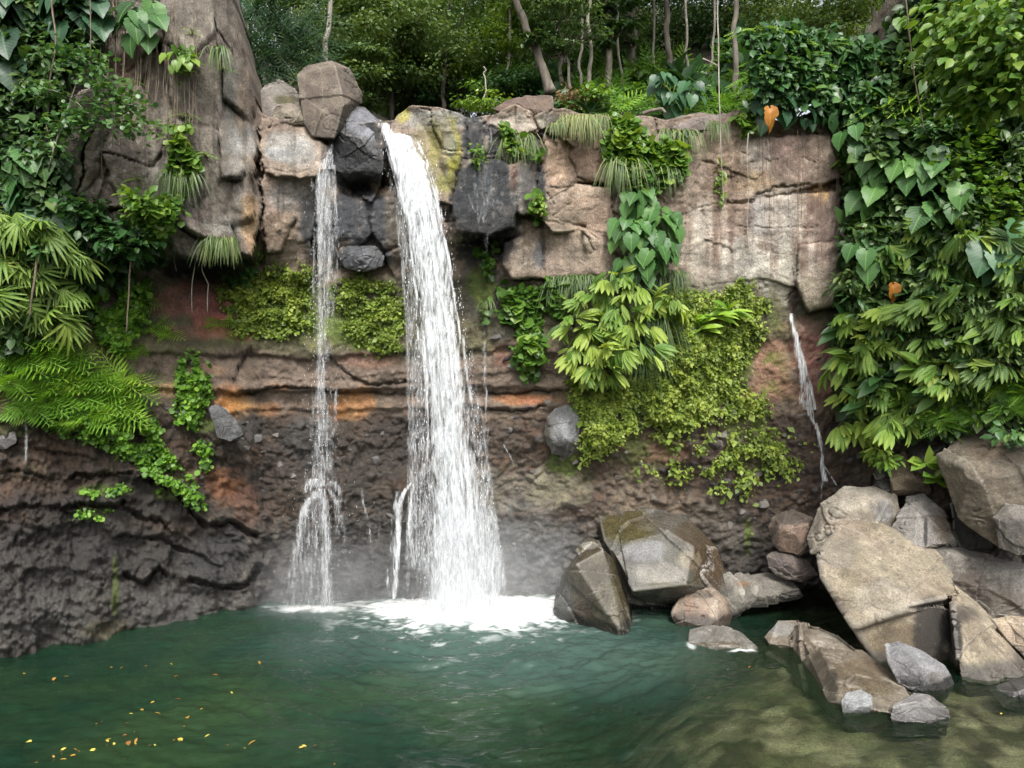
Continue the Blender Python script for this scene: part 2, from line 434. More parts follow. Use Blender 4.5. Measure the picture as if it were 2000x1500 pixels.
# cave under the buttress
cave = np.exp(-((u - 395) / 105.) ** 2 - ((v - 535 - .12 * (u - 395)) / 30.) ** 2)
D += .7 * cave
cave2 = np.exp(-((u - 710) / 42.) ** 2 - ((v - 366) / 17.) ** 2) + .8 * np.exp(-((u - 955) / 50.) ** 2 - ((v - 475) / 22.) ** 2)
D += .9 * cave2
# rock step that splits the thin fall
D -= .6 * np.exp(-((u - 628) / 42.) ** 2) * np.where(v < 960, np.exp(-((v - 960) / 26.) ** 2), np.exp(-((v - 960) / 170.) ** 2))
D -= .35 * np.exp(-((u - 785) / 22.) ** 2) * np.where(v < 955, np.exp(-((v - 955) / 20.) ** 2), np.exp(-((v - 955) / 140.) ** 2))

# hand-placed blocks: polygon, depth, (tilt per 100 px in u, in v), rounding px
nfine = fbm(pw / 9., 2, 44)
BLOCKS = [
 ([(503, 262), (560, 241), (602, 246), (645, 286), (640, 330), (612, 345), (540, 350), (508, 335)], 14.35, (.25, -.5), 9),
 ([(508, 330), (560, 340), (602, 332), (625, 390), (612, 470), (585, 478), (576, 430), (548, 492), (519, 496), (512, 400)], 14.55, (.5, .15), 7),
 ([(455, 340), (512, 350), (516, 400), (505, 440), (492, 505), (452, 498), (448, 420)], 13.9, (.7, .05), 7),
 ([(330, 420), (452, 440), (470, 500), (400, 515), (335, 490)], 13.3, (.4, .3), 10),
 ([(660, 395), (785, 380), (800, 470), (760, 490), (665, 492)], 15.45, (.2, .3), 8),
 ([(662, 488), (700, 482), (745, 490), (752, 520), (700, 530), (664, 520)], 15.2, (.1, .4), 12),
 ([(755, 260), (778, 205), (862, 198), (912, 218), (918, 255), (906, 330), (884, 398), (850, 392), (820, 330)], 14.7, (.15, -.18), 14),
 ([(912, 228), (938, 226), (950, 245), (946, 300), (915, 305)], 14.55, (.5, .05), 6),
 ([(945, 240), (962, 236), (979, 246), (978, 300), (948, 302)], 14.5, (-.3, .05), 6),
 ([(882, 410), (906, 312), (975, 312), (1006, 325), (1008, 402), (1004, 446), (960, 460), (896, 452)], 14.3, (.25, .1), 10),
 ([(1000, 320), (1045, 288), (1056, 330), (1052, 402), (1022, 425), (1002, 415)], 14.65, (.6, .0), 7),
 ([(950, 240), (975, 212), (1008, 204), (1038, 212), (1052, 255), (1020, 264)], 14.75, (.1, -.5), 10),
 ([(1044, 232), (1072, 210), (1106, 216), (1100, 252), (1060, 258)], 14.85, (.3, -.8), 8),
 ([(1056, 262), (1100, 270), (1110, 350), (1130, 380), (1075, 420), (1062, 400)], 15.08, (.3, .05), 8),
 ([(1110, 262), (1188, 250), (1196, 360), (1170, 352), (1120, 355)], 15.05, (-.1, .3), 10),
 ([(1075, 385), (1125, 358), (1198, 362), (1206, 460), (1130, 440), (1080, 420)], 15.14, (.1, .2), 10),
 ([(1060, 430), (1120, 440), (1205, 470), (1206, 545), (1060, 540)], 15.2, (.1, .1), 10),
 ([(985, 478), (1052, 440), (1062, 540), (1000, 548), (980, 520)], 15.05, (.3, .1), 12),
 ([(1430, 270), (1620, 262), (1640, 350), (1560, 372), (1500, 392), (1430, 388)], 15.46, (-.06, .1), 14),
 ([(1320, 420), (1430, 395), (1640, 372), (1645, 520), (1560, 560), (1480, 545), (1330, 560)], 15.5, (.0, .05), 14),
 ([(1560, 480), (1645, 470), (1650, 600), (1580, 610), (1556, 560)], 15.45, (.1, .1), 10),
 ([(130, -120), (300, -120), (318, 90), (240, 150), (150, 110)], 12.6, (.1, .2), 5),
 ([(300, -120), (410, -120), (425, 60), (380, 110), (318, 90)], 12.88, (.45, -.15), 5),
 ([(150, 110), (240, 150), (318, 90), (345, 230), (300, 330), (200, 300)], 12.72, (.28, -.12), 5),
 ([(318, 90), (380, 110), (425, 60), (440, 200), (425, 255), (345, 230)], 12.98, (.62, .16), 5),
 ([(200, 300), (300, 330), (345, 230), (425, 255), (432, 345), (350, 440), (250, 440)], 12.8, (.34, .2), 5),
 ([(410, -120), (445, -40), (470, 60), (452, 110), (425, 60)], 13.4, (1.2, 0), 4),
 ([(425, 60), (452, 110), (470, 60), (500, 190), (490, 240), (440, 200)], 13.42, (1.1, .2), 4),
 ([(425, 255), (440, 200), (490, 240), (507, 300), (470, 345), (432, 345)], 13.55, (.8, -.35), 4),
 ([(140, 190), (215, 150), (200, 330), (150, 385), (118, 380)], 12.3, (.3, .3), 12),
]
for poly, y0, (tu, tv), rnd in BLOCKS:
    cu = sum(p[0] for p in poly) / len(poly); cv = sum(p[1] for p in poly) / len(poly)
    sd = poly_sd(u + wob[:, 0] * 8 + 2 * nfine, v + wob[:, 1] * 8 + 2 * nfine, poly)
    ins = np.clip(-sd / rnd, 0, 1)
    pl = y0 + tu * (u - cu) / 100. + tv * (v - cv) / 100. + fbm(pw / 70., 3, int(cu)) * .06 + fbm(pw / 16., 4, int(cv), .6) * .035 + .05 * (1 - ins) ** 2
    D = np.where(sd < 0, np.minimum(D, pl) * .9 + np.minimum(D, pl + .1) * .1, D)
    D = np.where((sd < 0) & (D > pl), np.minimum(D, pl + .2 * (1 - ins)), D)
    D += .04 * np.exp(-((sd - 1.) / 1.8) ** 2)
# cracks and undercut ledges: polyline, half width px, depth, overhang above
nfine = fbm(pw / 9., 2, 44)
CRACKS = [
 ([(135, 938), (150, 930), (200, 925), (262, 928)], 5, .35, .2), ([(132, 992), (160, 985), (228, 988), (245, 978)], 6, .5, .22),
 ([(245, 990), (275, 1008), (310, 1015), (330, 1040)], 5, .3, .15), ([(285, 940), (340, 962), (380, 1010), (400, 1025), (450, 1022), (500, 1055)], 6, .45, .25),
 ([(235, 1050), (320, 1055), (390, 1085), (420, 1110)], 5, .3, .15), ([(245, 1125), (285, 1142), (310, 1112), (330, 1125)], 6, .4, .2),
 ([(380, 1130), (430, 1155), (480, 1140), (510, 1110)], 6, .45, .25), ([(160, 830), (230, 845), (300, 850)], 4, .2, .1),
 ([(480, 765), (560, 758), (650, 770), (760, 768), (800, 766)], 4, .3, .12), ([(640, 695), (690, 740), (720, 755), (790, 742)], 3.5, .22, .08),
 ([(455, 735), (480, 700), (492, 682)], 4, .3, .05), ([(950, 765), (1010, 762), (1090, 764)], 4, .3, .1), ([(950, 795), (1010, 800), (1060, 790)], 4, .3, .1),
 ([(1110, 300), (1128, 340), (1168, 358)], 2.5, .14, .0), ([(1075, 382), (1090, 400), (1070, 372)], 2.5, .14, 0), ([(1075, 360), (1180, 358)], 2., .08, 0),
 ([(1128, 452), (1150, 470), (1160, 492)], 3, .2, 0), ([(1420, 390), (1470, 392), (1530, 368), (1580, 362)], 2.6, .14, .03), ([(1440, 440), (1530, 447), (1600, 442)], 2, .08, 0),
 ([(1450, 300), (1500, 320), (1520, 310)], 2.5, .08, 0), ([(1560, 312), (1620, 318)], 2, .08, 0), ([(1548, 520), (1552, 560), (1535, 590)], 3, .14, 0),
 ([(360, 100), (410, 105)], 3, .15, 0),
 ([(180, 250), (165, 330), (140, 395)], 6, .5, .0), ([(120, 390), (145, 385), (155, 380)], 4, .3, .1), ([(215, 415), (330, 425), (400, 470)], 5, .35, .2),
 ([(505, 250), (512, 330), (516, 410), (500, 470)], 4, .5, 0), ([(612, 350), (616, 480)], 4, .3, 0), ([(885, 480), (980, 470)], 4, .2, .1),
 ([(0, 862), (60, 880), (150, 890)], 4, .2, .1), ([(20, 920), (90, 935)], 4, .2, .1), ([(0, 1000), (70, 985), (130, 1000)], 4, .2, .12)]
for pts, wd, dp, ov in CRACKS:
    dd, below = line_d(u + wob[:, 0] * 12 + 3 * nfine, v + wob[:, 1] * 12 + 3 * nfine, pts)
    jag = .55 + .45 * np.clip(1 + 2.2 * vnoise(np.column_stack([u / 17., v / 17.]), int(pts[0][0])), 0, 2)
    D += dp * .6 * np.exp(-(dd / (wd * .42 * jag)) ** 2)
    if ov: D -= ov * np.exp(-(dd / 22.) ** 2) * np.where(below < 0, 1, .0) * (1 - np.exp(-(dd / wd) ** 2))
D2 = D.reshape(NR, -1)
D2[-1] += .5
NC = len(U_)

def cliffY(uu, vv):
    """front depth of the cliff at photo pixels"""
    uu = np.atleast_1d(np.asarray(uu, float)); vv = np.atleast_1d(np.asarray(vv, float))
    ix = np.clip(np.interp(uu, U_, np.arange(NC)).round().astype(int), 0, NC - 1)
    t = (vv - lip_u[ix]) / (1345 - lip_u[ix])
    iy = np.clip((t * (NR - 1)).round().astype(int), 0, NR - 1)
    return D2[iy, ix]

# --- rock colour zone by zone, with some shade and sheen painted in (sRGB 0-255, then linear)
def mixc(c, col, m):
    return c * (1 - m[:, None]) + np.asarray(col, float)[None] * m[:, None]
n_a = fbm(pw / 90., 5, 81); n_b = fbm(pw / 28., 5, 82); n_c = fbm(np.column_stack([u / 14., v / 130.]), 4, 83); n_d = fbm(pw / 9., 3, 84)
vz = v + 26 * n_a + 9 * n_b
c = np.tile(np.array([150., 126., 106.]), (len(u), 1))
c = mixc(c, (130, 116, 102), sstep(520, 440, u))                    # buttress
c = mixc(c, (86, 80, 56), sstep(535, 560, vz))
c = mixc(c, (104, 88, 75), sstep(680, 698, vz))
c = mixc(c, (142, 98, 64), sstep(752, 768, vz) * sstep(.0, .4, n_a + .5 * n_b) * .7)
c = mixc(c, (92, 72, 56), sstep(796, 822, vz))
c = mixc(c, (94, 86, 78), sstep(980, 1080, vz))
# crust variation below
low = sstep(800, 830, vz)
c = mixc(c, (112, 78, 56), low * sstep(.05, .3, n_b) * .6 * sstep(1100, 900, v))
c = mixc(c, (46, 42, 39), low * sstep(.0, .4, n_d + .5 * n_b) * .7)
c = mixc(c, (112, 106, 98), low * np.where(gr > .62, sstep(.42, .25, g1), 0) * .45)
SPOTS = [  # cu, cv, ru, rv, colour, strength
 (400, 585, 95, 36, (150, 88, 74), .95), (450, 640, 70, 24, (160, 84, 68), .9), (330, 590, 60, 25, (112, 74, 62), .7), (225, 600, 50, 30, (96, 78, 72), .7), (380, 650, 90, 14, (120, 80, 66), .5),
 (330, 760, 75, 14, (170, 132, 92), .9), (400, 725, 40, 14, (160, 125, 95), .6), (455, 790, 38, 30, (172, 112, 58), .95), (520, 800, 30, 14, (150, 100, 60), .7),
 (440, 950, 42, 40, (165, 105, 60), .85), (480, 985, 25, 40, (140, 95, 70), .8), (385, 930, 30, 22, (150, 100, 66), .6), (30, 1015, 60, 22, (120, 80, 55), .7), (10, 960, 20, 15, (150, 110, 70), .7),
 (120, 870, 90, 20, (112, 84, 58), .6), (60, 960, 80, 40, (95, 72, 58), .5), (210, 1230, 50, 22, (128, 115, 82), .7), (80, 1200, 90, 60, (96, 92, 90), .5), (330, 1190, 90, 40, (92, 90, 88), .5),
 (200, 1010, 230, 90, (54, 48, 43), .75), (90, 930, 110, 40, (92, 66, 48), .7), (300, 1040, 90, 30, (88, 64, 47), .6), (560, 930, 60, 60, (84, 64, 50), .6), (700, 860, 80, 50, (92, 68, 50), .6), (330, 900, 70, 40, (98, 72, 54), .6), (760, 1090, 160, 110, (80, 77, 74), .6), (620, 900, 120, 90, (70, 62, 54), .6), (240, 1080, 130, 60, (60, 54, 49), .8), (120, 1090, 120, 60, (68, 62, 58), .7), (420, 1090, 60, 60, (62, 60, 58), .8), (480, 840, 40, 40, (80, 76, 74), .6),
 (690, 790, 40, 30, (165, 108, 62), .8), (660, 800, 18, 22, (160, 100, 55), .8), (720, 705, 60, 18, (130, 92, 72), .6), (760, 870, 60, 60, (70, 62, 56), .6), (600, 850, 50, 60, (78, 76, 74), .6),
 (1020, 780, 60, 12, (160, 100, 62), .8), (1000, 690, 40, 30, (128, 84, 68), .7), (1000, 640, 40, 50, (92, 84, 76), .6), (960, 860, 60, 40, (88, 76, 66), .5), (1010, 960, 120, 50, (128, 122, 106), .7), (1000, 1080, 130, 90, (108, 108, 106), .8), (1090, 950, 60, 40, (134, 126, 98), .7),
 (1240, 960, 60, 50, (130, 112, 92), .7), (1290, 880, 60, 30, (150, 108, 82), .7), (1330, 1000, 90, 40, (128, 108, 88), .6), (1400, 1030, 70, 50, (96, 88, 78), .6), (1450, 900, 90, 60, (86, 68, 58), .6), (1540, 880, 80, 60, (84, 66, 56), .7),
 (1510, 720, 45, 60, (152, 112, 90), .95), (1580, 690, 40, 60, (150, 100, 86), .85), (1590, 760, 40, 30, (120, 78, 66), .7), (1480, 800, 40, 20, (110, 80, 70), .5), (1560, 640, 60, 14, (120, 90, 76), .6),
 # lava layer
 (560, 285, 50, 28, (158, 154, 148), .8), (545, 300, 34, 12, (188, 188, 188), .6), (590, 300, 30, 30, (150, 146, 140), .7), (560, 380, 40, 30, (140, 132, 124), .8), (540, 450, 34, 34, (150, 122, 96), .8), (596, 420, 14, 60, (120, 112, 106), .7),
 (480, 390, 22, 24, (186, 176, 162), .9), (488, 440, 18, 60, (196, 152, 104), .9), (470, 280, 36, 34, (150, 148, 144), .8), (465, 330, 30, 24, (146, 140, 132), .6), (430, 440, 40, 22, (150, 144, 132), .7), (440, 480, 40, 20, (122, 102, 90), .5),
 (450, 180, 20, 70, (148, 146, 142), .5), (470, 210, 10, 50, (170, 140, 112), .6), (270, 60, 60, 60, (134, 110, 92), .5), (240, 130, 18, 40, (140, 98, 70), .6), (320, 330, 60, 40, (132, 126, 118), .5), (250, 300, 40, 60, (100, 88, 80), .5), (420, 90, 40, 40, (104, 88, 78), .6), (150, 350, 30, 30, (128, 124, 96), .6),
 (700, 310, 60, 80, (52, 52, 55), 1.), (710, 430, 70, 60, (60, 62, 68), .95), (705, 505, 55, 26, (64, 68, 76), .95), (610, 440, 20, 70, (60, 62, 66), .8), (775, 430, 24, 60, (120, 104, 84), .7), (640, 450, 30, 60, (96, 100, 108), .6),
 (850, 235, 70, 22, (150, 146, 138), .9), (850, 300, 50, 70, (146, 132, 88), .8), (886, 320, 14, 70, (168, 158, 46), .95), (850, 285, 14, 40, (160, 150, 60), .6), (786, 225, 16, 16, (166, 158, 40), .9), (870, 360, 20, 26, (150, 146, 60), .7), (880, 285, 10, 30, (134, 132, 132), .7),
 (930, 270, 24, 50, (52, 53, 55), 1.), (963, 272, 18, 40, (40, 40, 43), 1.), (896, 400, 22, 70, (34, 34, 37), 1.), (950, 380, 66, 80, (40, 43, 47), 1.), (955, 440, 60, 22, (34, 35, 38), 1.), (945, 370, 22, 50, (74, 80, 86), .6), (1025, 360, 26, 60, (96, 92, 88), .9), (1056, 340, 10, 80, (38, 38, 42), 1.), (950, 480, 70, 40, (40, 38, 38), .95), (1004, 345, 8, 30, (100, 60, 46), .8), (940, 560, 50, 60, (84, 78, 72), .7), (952, 530, 16, 60, (52, 50, 50), .8),  # bluish centre is painted sheen; dark spot below the block is painted undercut shade
 (1000, 240, 46, 20, (168, 152, 134), .9), (1075, 235, 30, 16, (134, 128, 112), .8), (1075, 270, 16, 22, (150, 150, 150), .8), (1090, 310, 34, 60, (178, 140, 108), .85), (1150, 300, 40, 50, (146, 112, 90), .8), (1120, 370, 50, 16, (186, 156, 130), .8), (1150, 420, 60, 50, (180, 148, 122), .8), (1100, 440, 40, 40, (150, 128, 104), .8), (1090, 510, 60, 30, (152, 128, 108), .8), (1180, 500, 40, 30, (166, 140, 118), .7), (1020, 510, 30, 30, (146, 126, 110), .8), (1052, 500, 14, 30, (110, 110, 114), .8), (1150, 470, 30, 14, (190, 166, 142), .6),
 (1480, 300, 40, 36, (196, 178, 160), .85), (1470, 355, 50, 22, (182, 148, 110), .8), (1420, 330, 40, 60, (140, 110, 88), .7), (1560, 300, 60, 60, (152, 122, 106), .8), (1600, 380, 22, 20, (196, 150, 88), .9), (1480, 420, 22, 40, (150, 150, 152), .8), (1520, 430, 60, 60, (178, 164, 150), .8), (1590, 460, 40, 70, (148, 116, 102), .8), (1390, 470, 60, 60, (150, 126, 108), .7), (1380, 430, 30, 40, (188, 172, 154), .6), (1450, 510, 50, 50, (200, 190, 174), .85), (1520, 530, 40, 60, (194, 184, 166), .8), (1600, 560, 40, 40, (186, 164, 142), .8), (1400, 540, 50, 30, (150, 138, 122), .6), (1550, 590, 10, 40, (76, 56, 46), .9), (1350, 520, 30, 40, (132, 112, 96), .6), (1640, 420, 20, 120, (120, 92, 80), .7),
 (620, 600, 40, 60, (82, 88, 62), .4), (380, 520, 80, 22, (40, 36, 33), .9)]  # last dark spot paints shade into the cave mouth
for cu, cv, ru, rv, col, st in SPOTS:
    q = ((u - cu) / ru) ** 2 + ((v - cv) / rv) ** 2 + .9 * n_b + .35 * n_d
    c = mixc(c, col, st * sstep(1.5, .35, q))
# vertical run-off staining on the right wall, dark damp streaks elsewhere
st1 = upper * quiet * sstep(.0, .45, n_c)
c = mixc(c, (205, 194, 176), st1 * .5 * sstep(380, 470, v))
c = mixc(c, (112, 84, 68), upper * quiet * sstep(.05, .5, -n_c) * .6)
c = mixc(c, (78, 68, 60), upper * (1 - quiet) * sstep(.25, .6, -n_c) * .5)
c = mixc(c, (186, 178, 166), upper * sstep(.35, .6, n_d) * .35)                       # lichen
# moss film
mossz = sstep(.0, .4, n_b + .5 * n_a) * np.clip(sstep(1080, 1180, u) * sstep(1560, 1480, u) * sstep(540, 600, v) * sstep(980, 860, v) + sstep(420, 460, u) * sstep(830, 760, u) * sstep(520, 560, v) * sstep(700, 650, v) + .7 * sstep(320, 200, u) * sstep(600, 680, v) * sstep(960, 850, v), 0, 1)
c = mixc(c, (88, 100, 36), np.clip(mossz * .85, 0, 1))
MOSS = [(200, 958, 60, 12), (180, 1000, 40, 16), (350, 950, 26, 30), (330, 965, 30, 14), (1460, 1050, 6, 40), (700, 640, 70, 40), (540, 580, 80, 50), (940, 560, 30, 40), (400, 830, 40, 14), (1100, 900, 30, 30), (225, 1150, 8, 60)]
for cu, cv, ru, rv in MOSS:
    q = ((u - cu) / ru) ** 2 + ((v - cv) / rv) ** 2 + .8 * n_b + .4 * n_d
    c = mixc(c, (98, 118, 36), .8 * sstep(1.3, .5, q))
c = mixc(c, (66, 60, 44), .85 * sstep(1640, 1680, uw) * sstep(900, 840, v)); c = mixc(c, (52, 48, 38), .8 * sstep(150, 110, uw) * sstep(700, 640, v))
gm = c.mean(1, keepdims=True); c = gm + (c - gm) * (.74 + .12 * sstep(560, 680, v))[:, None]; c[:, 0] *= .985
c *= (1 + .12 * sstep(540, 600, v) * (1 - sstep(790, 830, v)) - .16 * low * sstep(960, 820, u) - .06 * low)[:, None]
c *= (1 + .10 * n_d + .12 * n_b)[:, None]
wet = .22 * low + .25 * leftlow * sstep(850, 1000, v) + .5 * sstep(950, 1150, v) * sstep(330, 460, u) * sstep(1250, 1150, u) + .55 * np.exp(-((u - 710) / 120.) ** 2) * sstep(1200, 1000, v) * sstep(230, 260, v)
for cu, cv, ru, rv, a in ((950, 370, 80, 120, .95), (930, 270, 40, 60, .8), (700, 420, 70, 120, .9), (1057, 340, 16, 90, .9), (620, 430, 30, 90, .7), (1550, 590, 14, 50, .9), (1590, 760, 40, 120, .5)):
    wet = np.maximum(wet, a * sstep(1.4, .5, ((u - cu) / ru) ** 2 + ((v - cv) / rv) ** 2 + .5 * n_b))
wet = np.clip(wet * (1 + .6 * n_b), 0, 1)
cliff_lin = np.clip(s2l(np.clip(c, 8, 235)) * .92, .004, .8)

X, Y, Z = P(u, v, D2.ravel())
V3 = np.column_stack([X, Y, Z]).reshape(NR, NC, 3)
ns = fbm(np.column_stack([X, Z]) * 3.1, 3, 91).reshape(NR, NC)
top = V3[0]
backs = []
for k, dz in ((.12, .03), (.4, .06), (1.0, .05), (2.2, .0), (4.0, -.3)):
    b_ = top.copy(); b_[:, 1] += k; b_[:, 2] += dz + .05 * fbm(np.column_stack([U_ / 30., np.full(NC, k * 3)]), 3, 92); b_[:, 0] *= (1 + k / 30.)
    backs.append(b_)
full = np.concatenate([np.stack(backs[::-1]), V3]).reshape(-1, 3)
nb = len(backs)
mb = MB(); mb.add(full, [grid_faces(NR + nb, NC)[:, ::-1]])
cliff = mb.build("cliff", M_CLIFF, smooth=True)
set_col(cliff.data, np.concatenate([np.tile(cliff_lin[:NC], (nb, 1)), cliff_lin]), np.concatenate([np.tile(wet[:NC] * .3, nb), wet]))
tag(cliff, "tall brown lava cliff with banded reddish layers behind the pool", "cliff", kind="structure")

# ------------------------------------------------------------------ forest slope above the cliff
gx = np.linspace(-48, 48, 161); gy = np.concatenate([np.linspace(15.6, 30, 60), np.linspace(30.6, 80, 50)])
GX, GY = np.meshgrid(gx, gy); p2 = np.column_stack([GX.ravel(), GY.ravel()])
def slope_z(x, y):
    x = np.asarray(x, float); y = np.asarray(y, float)
    s = .36 + .22 * sstep(-1, 3, x) + .16 * sstep(-4, -8, x)
    gully = np.exp(-((x + 2.6) / 1.6) ** 2) * .7
    return 10.75 - gully + s * (y - 15.3) + 1.0 * sstep(5, 9, x) + .35 * fbm(np.column_stack([np.ravel(x), np.ravel(y)]) / 3., 3, 95).reshape(x.shape)
GZ = slope_z(GX, GY)
mb = MB(); mb.add(np.column_stack([GX.ravel(), GY.ravel(), GZ.ravel()]), [grid_faces(len(gy), len(gx))])
hill = mb.build("forest_slope", M_CLIFF, smooth=True)
nn = fbm(p2 / 1.3, 4, 96)
set_col(hill.data, np.clip(s2l(mixc(np.tile(np.array([44., 38., 28.]), (len(p2), 1)), (40, 48, 22), sstep(-.2, .3, nn))), 0, 1), np.zeros(len(p2)))
tag(hill, "steep shaded forest floor rising behind the cliff top", "slope", kind="structure")
# ------------------------------------------------------------------ boulders: faceted hulls fused, worn and coloured
def make_rock(name, label, hulls, col, col2=None, voxel=.04, disp=.03, wet=0.0, cat="boulder", group=None, wetline=None, stains_and_shade=(), veins=0.0, chips=.024, seed=1, kind=None, origin=None, mat=None):
    bm = bmesh.new()
    for pts in hulls:
        vs = [bm.verts.new(P(*p)) for p in pts]
        r = bmesh.ops.convex_hull(bm, input=vs, use_existing_faces=False)
        bmesh.ops.delete(bm, geom=list({g for g in r['geom_interior'] + r['geom_unused'] if isinstance(g, bmesh.types.BMVert)}), context='VERTS')
    bmesh.ops.recalc_face_normals(bm, faces=bm.faces)
    me = bpy.data.meshes.new(name); bm.to_mesh(me); bm.free()
    tmp = bpy.data.objects.new("tmp", me); COL.objects.link(tmp)
    md = tmp.modifiers.new("r", 'REMESH'); md.mode = 'SHARP'; md.octree_depth = 8 if max(max(v_.co[k] for v_ in me.vertices) - min(v_.co[k] for v_ in me.vertices) for k in range(3)) / 115. > voxel else 7; md.scale = .95; md.sharpness = 1.0; md.use_remove_disconnected = False
    me2 = bpy.data.meshes.new_from_object(tmp.evaluated_get(bpy.context.evaluated_depsgraph_get()))
    bpy.data.objects.remove(tmp); bpy.data.meshes.remove(me)
    n = len(me2.vertices)
    co = np.empty(n * 3, np.float32); me2.vertices.foreach_get("co", co); co = co.reshape(-1, 3)
    no = np.empty(n * 3, np.float32); me2.vertices.foreach_get("normal", no); no = no.reshape(-1, 3)
    s = seed * 13
    q = co + 3.7 * seed
    # knock corners off: random planes give fresh flat facets
    cen = co.mean(0); ext = np.ptp(co, axis=0).max(); rs_ = np.random.default_rng(seed)
    for _ in range(9):
        dv = np.array([rs_.uniform(-.6, .6), -1., rs_.uniform(-.6, .6)]); dv /= np.linalg.norm(dv); h_ = (co - cen) @ dv; over = np.maximum(h_ - (h_.max() - ext * chips * rs_.uniform(.3, 1.8)), 0)
        co = co - over[:, None] * dv[None] * .97
    for _ in range(6):                                                        # fracture steps along flat planes
        dv = rs_.normal(size=3); dv /= np.linalg.norm(dv); h_ = (co - cen) @ dv + .006 * ext * fbm(co * 2.2, 2, seed + _)
        co = co - no * (((h_ > rs_.uniform(-.3, .3) * ext) - .6) * rs_.uniform(.008, .022) * ext)[:, None]
    big = fbm(q * 1.3, 3, s); md_ = fbm(q * 4.2, 4, s + 3); fine = fbm(q * 14., 3, s + 5)
    step = np.abs(fbm(q * np.array([1.6, 1.6, 3.4]), 3, s + 9))                      # fracture steps
    co2 = co + no * (disp * (.5 * big + .5 * md_ + .28 * fine) - disp * 1.1 * np.exp(-(step / .035) ** 2) * sstep(.0, .3, big))[:, None]
    org = np.array(origin) if origin is not None else np.array([co2[:, 0].mean(), co2[:, 1].mean(), co2[:, 2].min()])
    me2.vertices.foreach_set("co", (co2 - org).astype(np.float32).ravel())
    me2.polygons.foreach_set("use_smooth", np.ones(len(me2.polygons), bool))
    c = np.tile(np.asarray(col, float), (n, 1))
    c = mixc(c, col2 if col2 is not None else np.asarray(col) * .78, sstep(-.1, .35, big + .5 * md_) * .8)
    c = mixc(c, np.minimum(np.asarray(col) * 1.22 + 8, 225), sstep(.15, .5, md_ + .5 * fine) * .5)
    c = mixc(c, np.asarray(col) * .55, sstep(.3, .55, fine + .3 * md_) * .45)
    if veins:
        vn = np.abs(fbm(q * np.array([.9, .9, .5]), 3, s + 21))
        c = mixc(c, (205, 196, 182), veins * np.exp(-(vn / .012) ** 2))
    uu = co[:, 0] / co[:, 1] * F + 1000; vv = 750 - (co[:, 2] - CAM_H) / co[:, 1] * F
    wt = np.full(n, float(wet))
    for cu, cv, ru, rv, cc, st, ww in stains_and_shade:  # colour patches: real stains and wet film, plus painted shade and sheen
        m_ = st * sstep(1.4, .4, ((uu - cu) / ru) ** 2 + ((vv - cv) / rv) ** 2 + .7 * md_ + .3 * fine)
        c = mixc(c, cc, m_); wt = np.where(m_ > .3 * st, np.maximum(wt, ww) if ww >= 0 else 0.05, wt)
    # splash zone: darker, wetter rock right above the water
    zl = .16 + .10 * big + .06 * md_
    m_ = sstep(zl + .1, zl - .04, co2[:, 2]) if wetline is None else sstep(wetline + .15 + .15 * big, wetline - .1, co2[:, 2])
    c = mixc(c, np.asarray(col) * .42, m_ * .8); wt = np.maximum(wt, m_ * .8)
    gm = c.mean(1, keepdims=True); c = (gm + (c - gm) * .70) * .86
    set_col(me2, np.clip(s2l(np.clip(c, 8, 235)) * .92, .004, .8), np.clip(wt, 0, 1))
    me2.name = name
    me2.materials.clear(); me2.materials.append(mat or M_ROCK)
    o = bpy.data.objects.new(name, me2); o.location = org; COL.objects.link(o)
    return tag(o, label, cat, group, kind)

TAN, GREY, PALE, DARK, OLIVE = (152, 138, 116), (128, 124, 118), (170, 160, 142), (70, 66, 62), (96, 86, 58)
BIG = "boulders heaped at the foot of the slope"

make_rock("boulder", "huge tan slab boulder with a dark notch, biggest of the heap beside the pool", [
  [(1603, 1085, 13.2), (1640, 1040, 13.9), (1700, 1030, 14.2), (1740, 1050, 14.2), (1815, 1085, 13.8), (1852, 1130, 13.2), (1872, 1160, 12.7), (1785, 1180, 12.2), (1668, 1220, 12.45), (1612, 1128, 13.0), (1650, 1080, 14.9), (1840, 1130, 14.6), (1700, 1220, 14.0), (1850, 1200, 13.8)],
  [(1670, 1219, 12.65), (1786, 1181, 12.5), (1884, 1190, 12.95), (1888, 1340, 12.45), (1745, 1330, 12.25), (1718, 1295, 12.35), (1700, 1220, 14.0), (1850, 1230, 14.2), (1740, 1330, 13.8)],
  [(1850, 1135, 13.2), (1872, 1160, 12.65), (1905, 1178, 12.8), (1966, 1238, 12.35), (2016, 1290, 11.95), (2018, 1318, 11.7), (1934, 1340, 11.4), (1876, 1328, 11.55), (1868, 1290, 11.9), (1862, 1195, 12.2), (1900, 1180, 14.), (2010, 1320, 13.5), (1880, 1330, 13.4), (1890, 1370, 11.7), (1990, 1370, 11.9)]],
  (164, 148, 120), (140, 122, 94), .024, .022, veins=.35, chips=0, seed=2, group=BIG,
  stains_and_shade=[(1760, 1260, 80, 50, (112, 94, 62), .75, 0), (1820, 1240, 36, 70, (40, 36, 32), .8, 0), (1865, 1250, 14, 60, (36, 33, 30), .85, 0), (1730, 1170, 60, 40, (168, 156, 138), .5, 0), (1850, 1200, 60, 22, (60, 52, 44), .6, 0), (1640, 1080, 40, 30, (136, 128, 112), .5, 0)])  # darkest patches paint the deep shadow of the notch into the rock
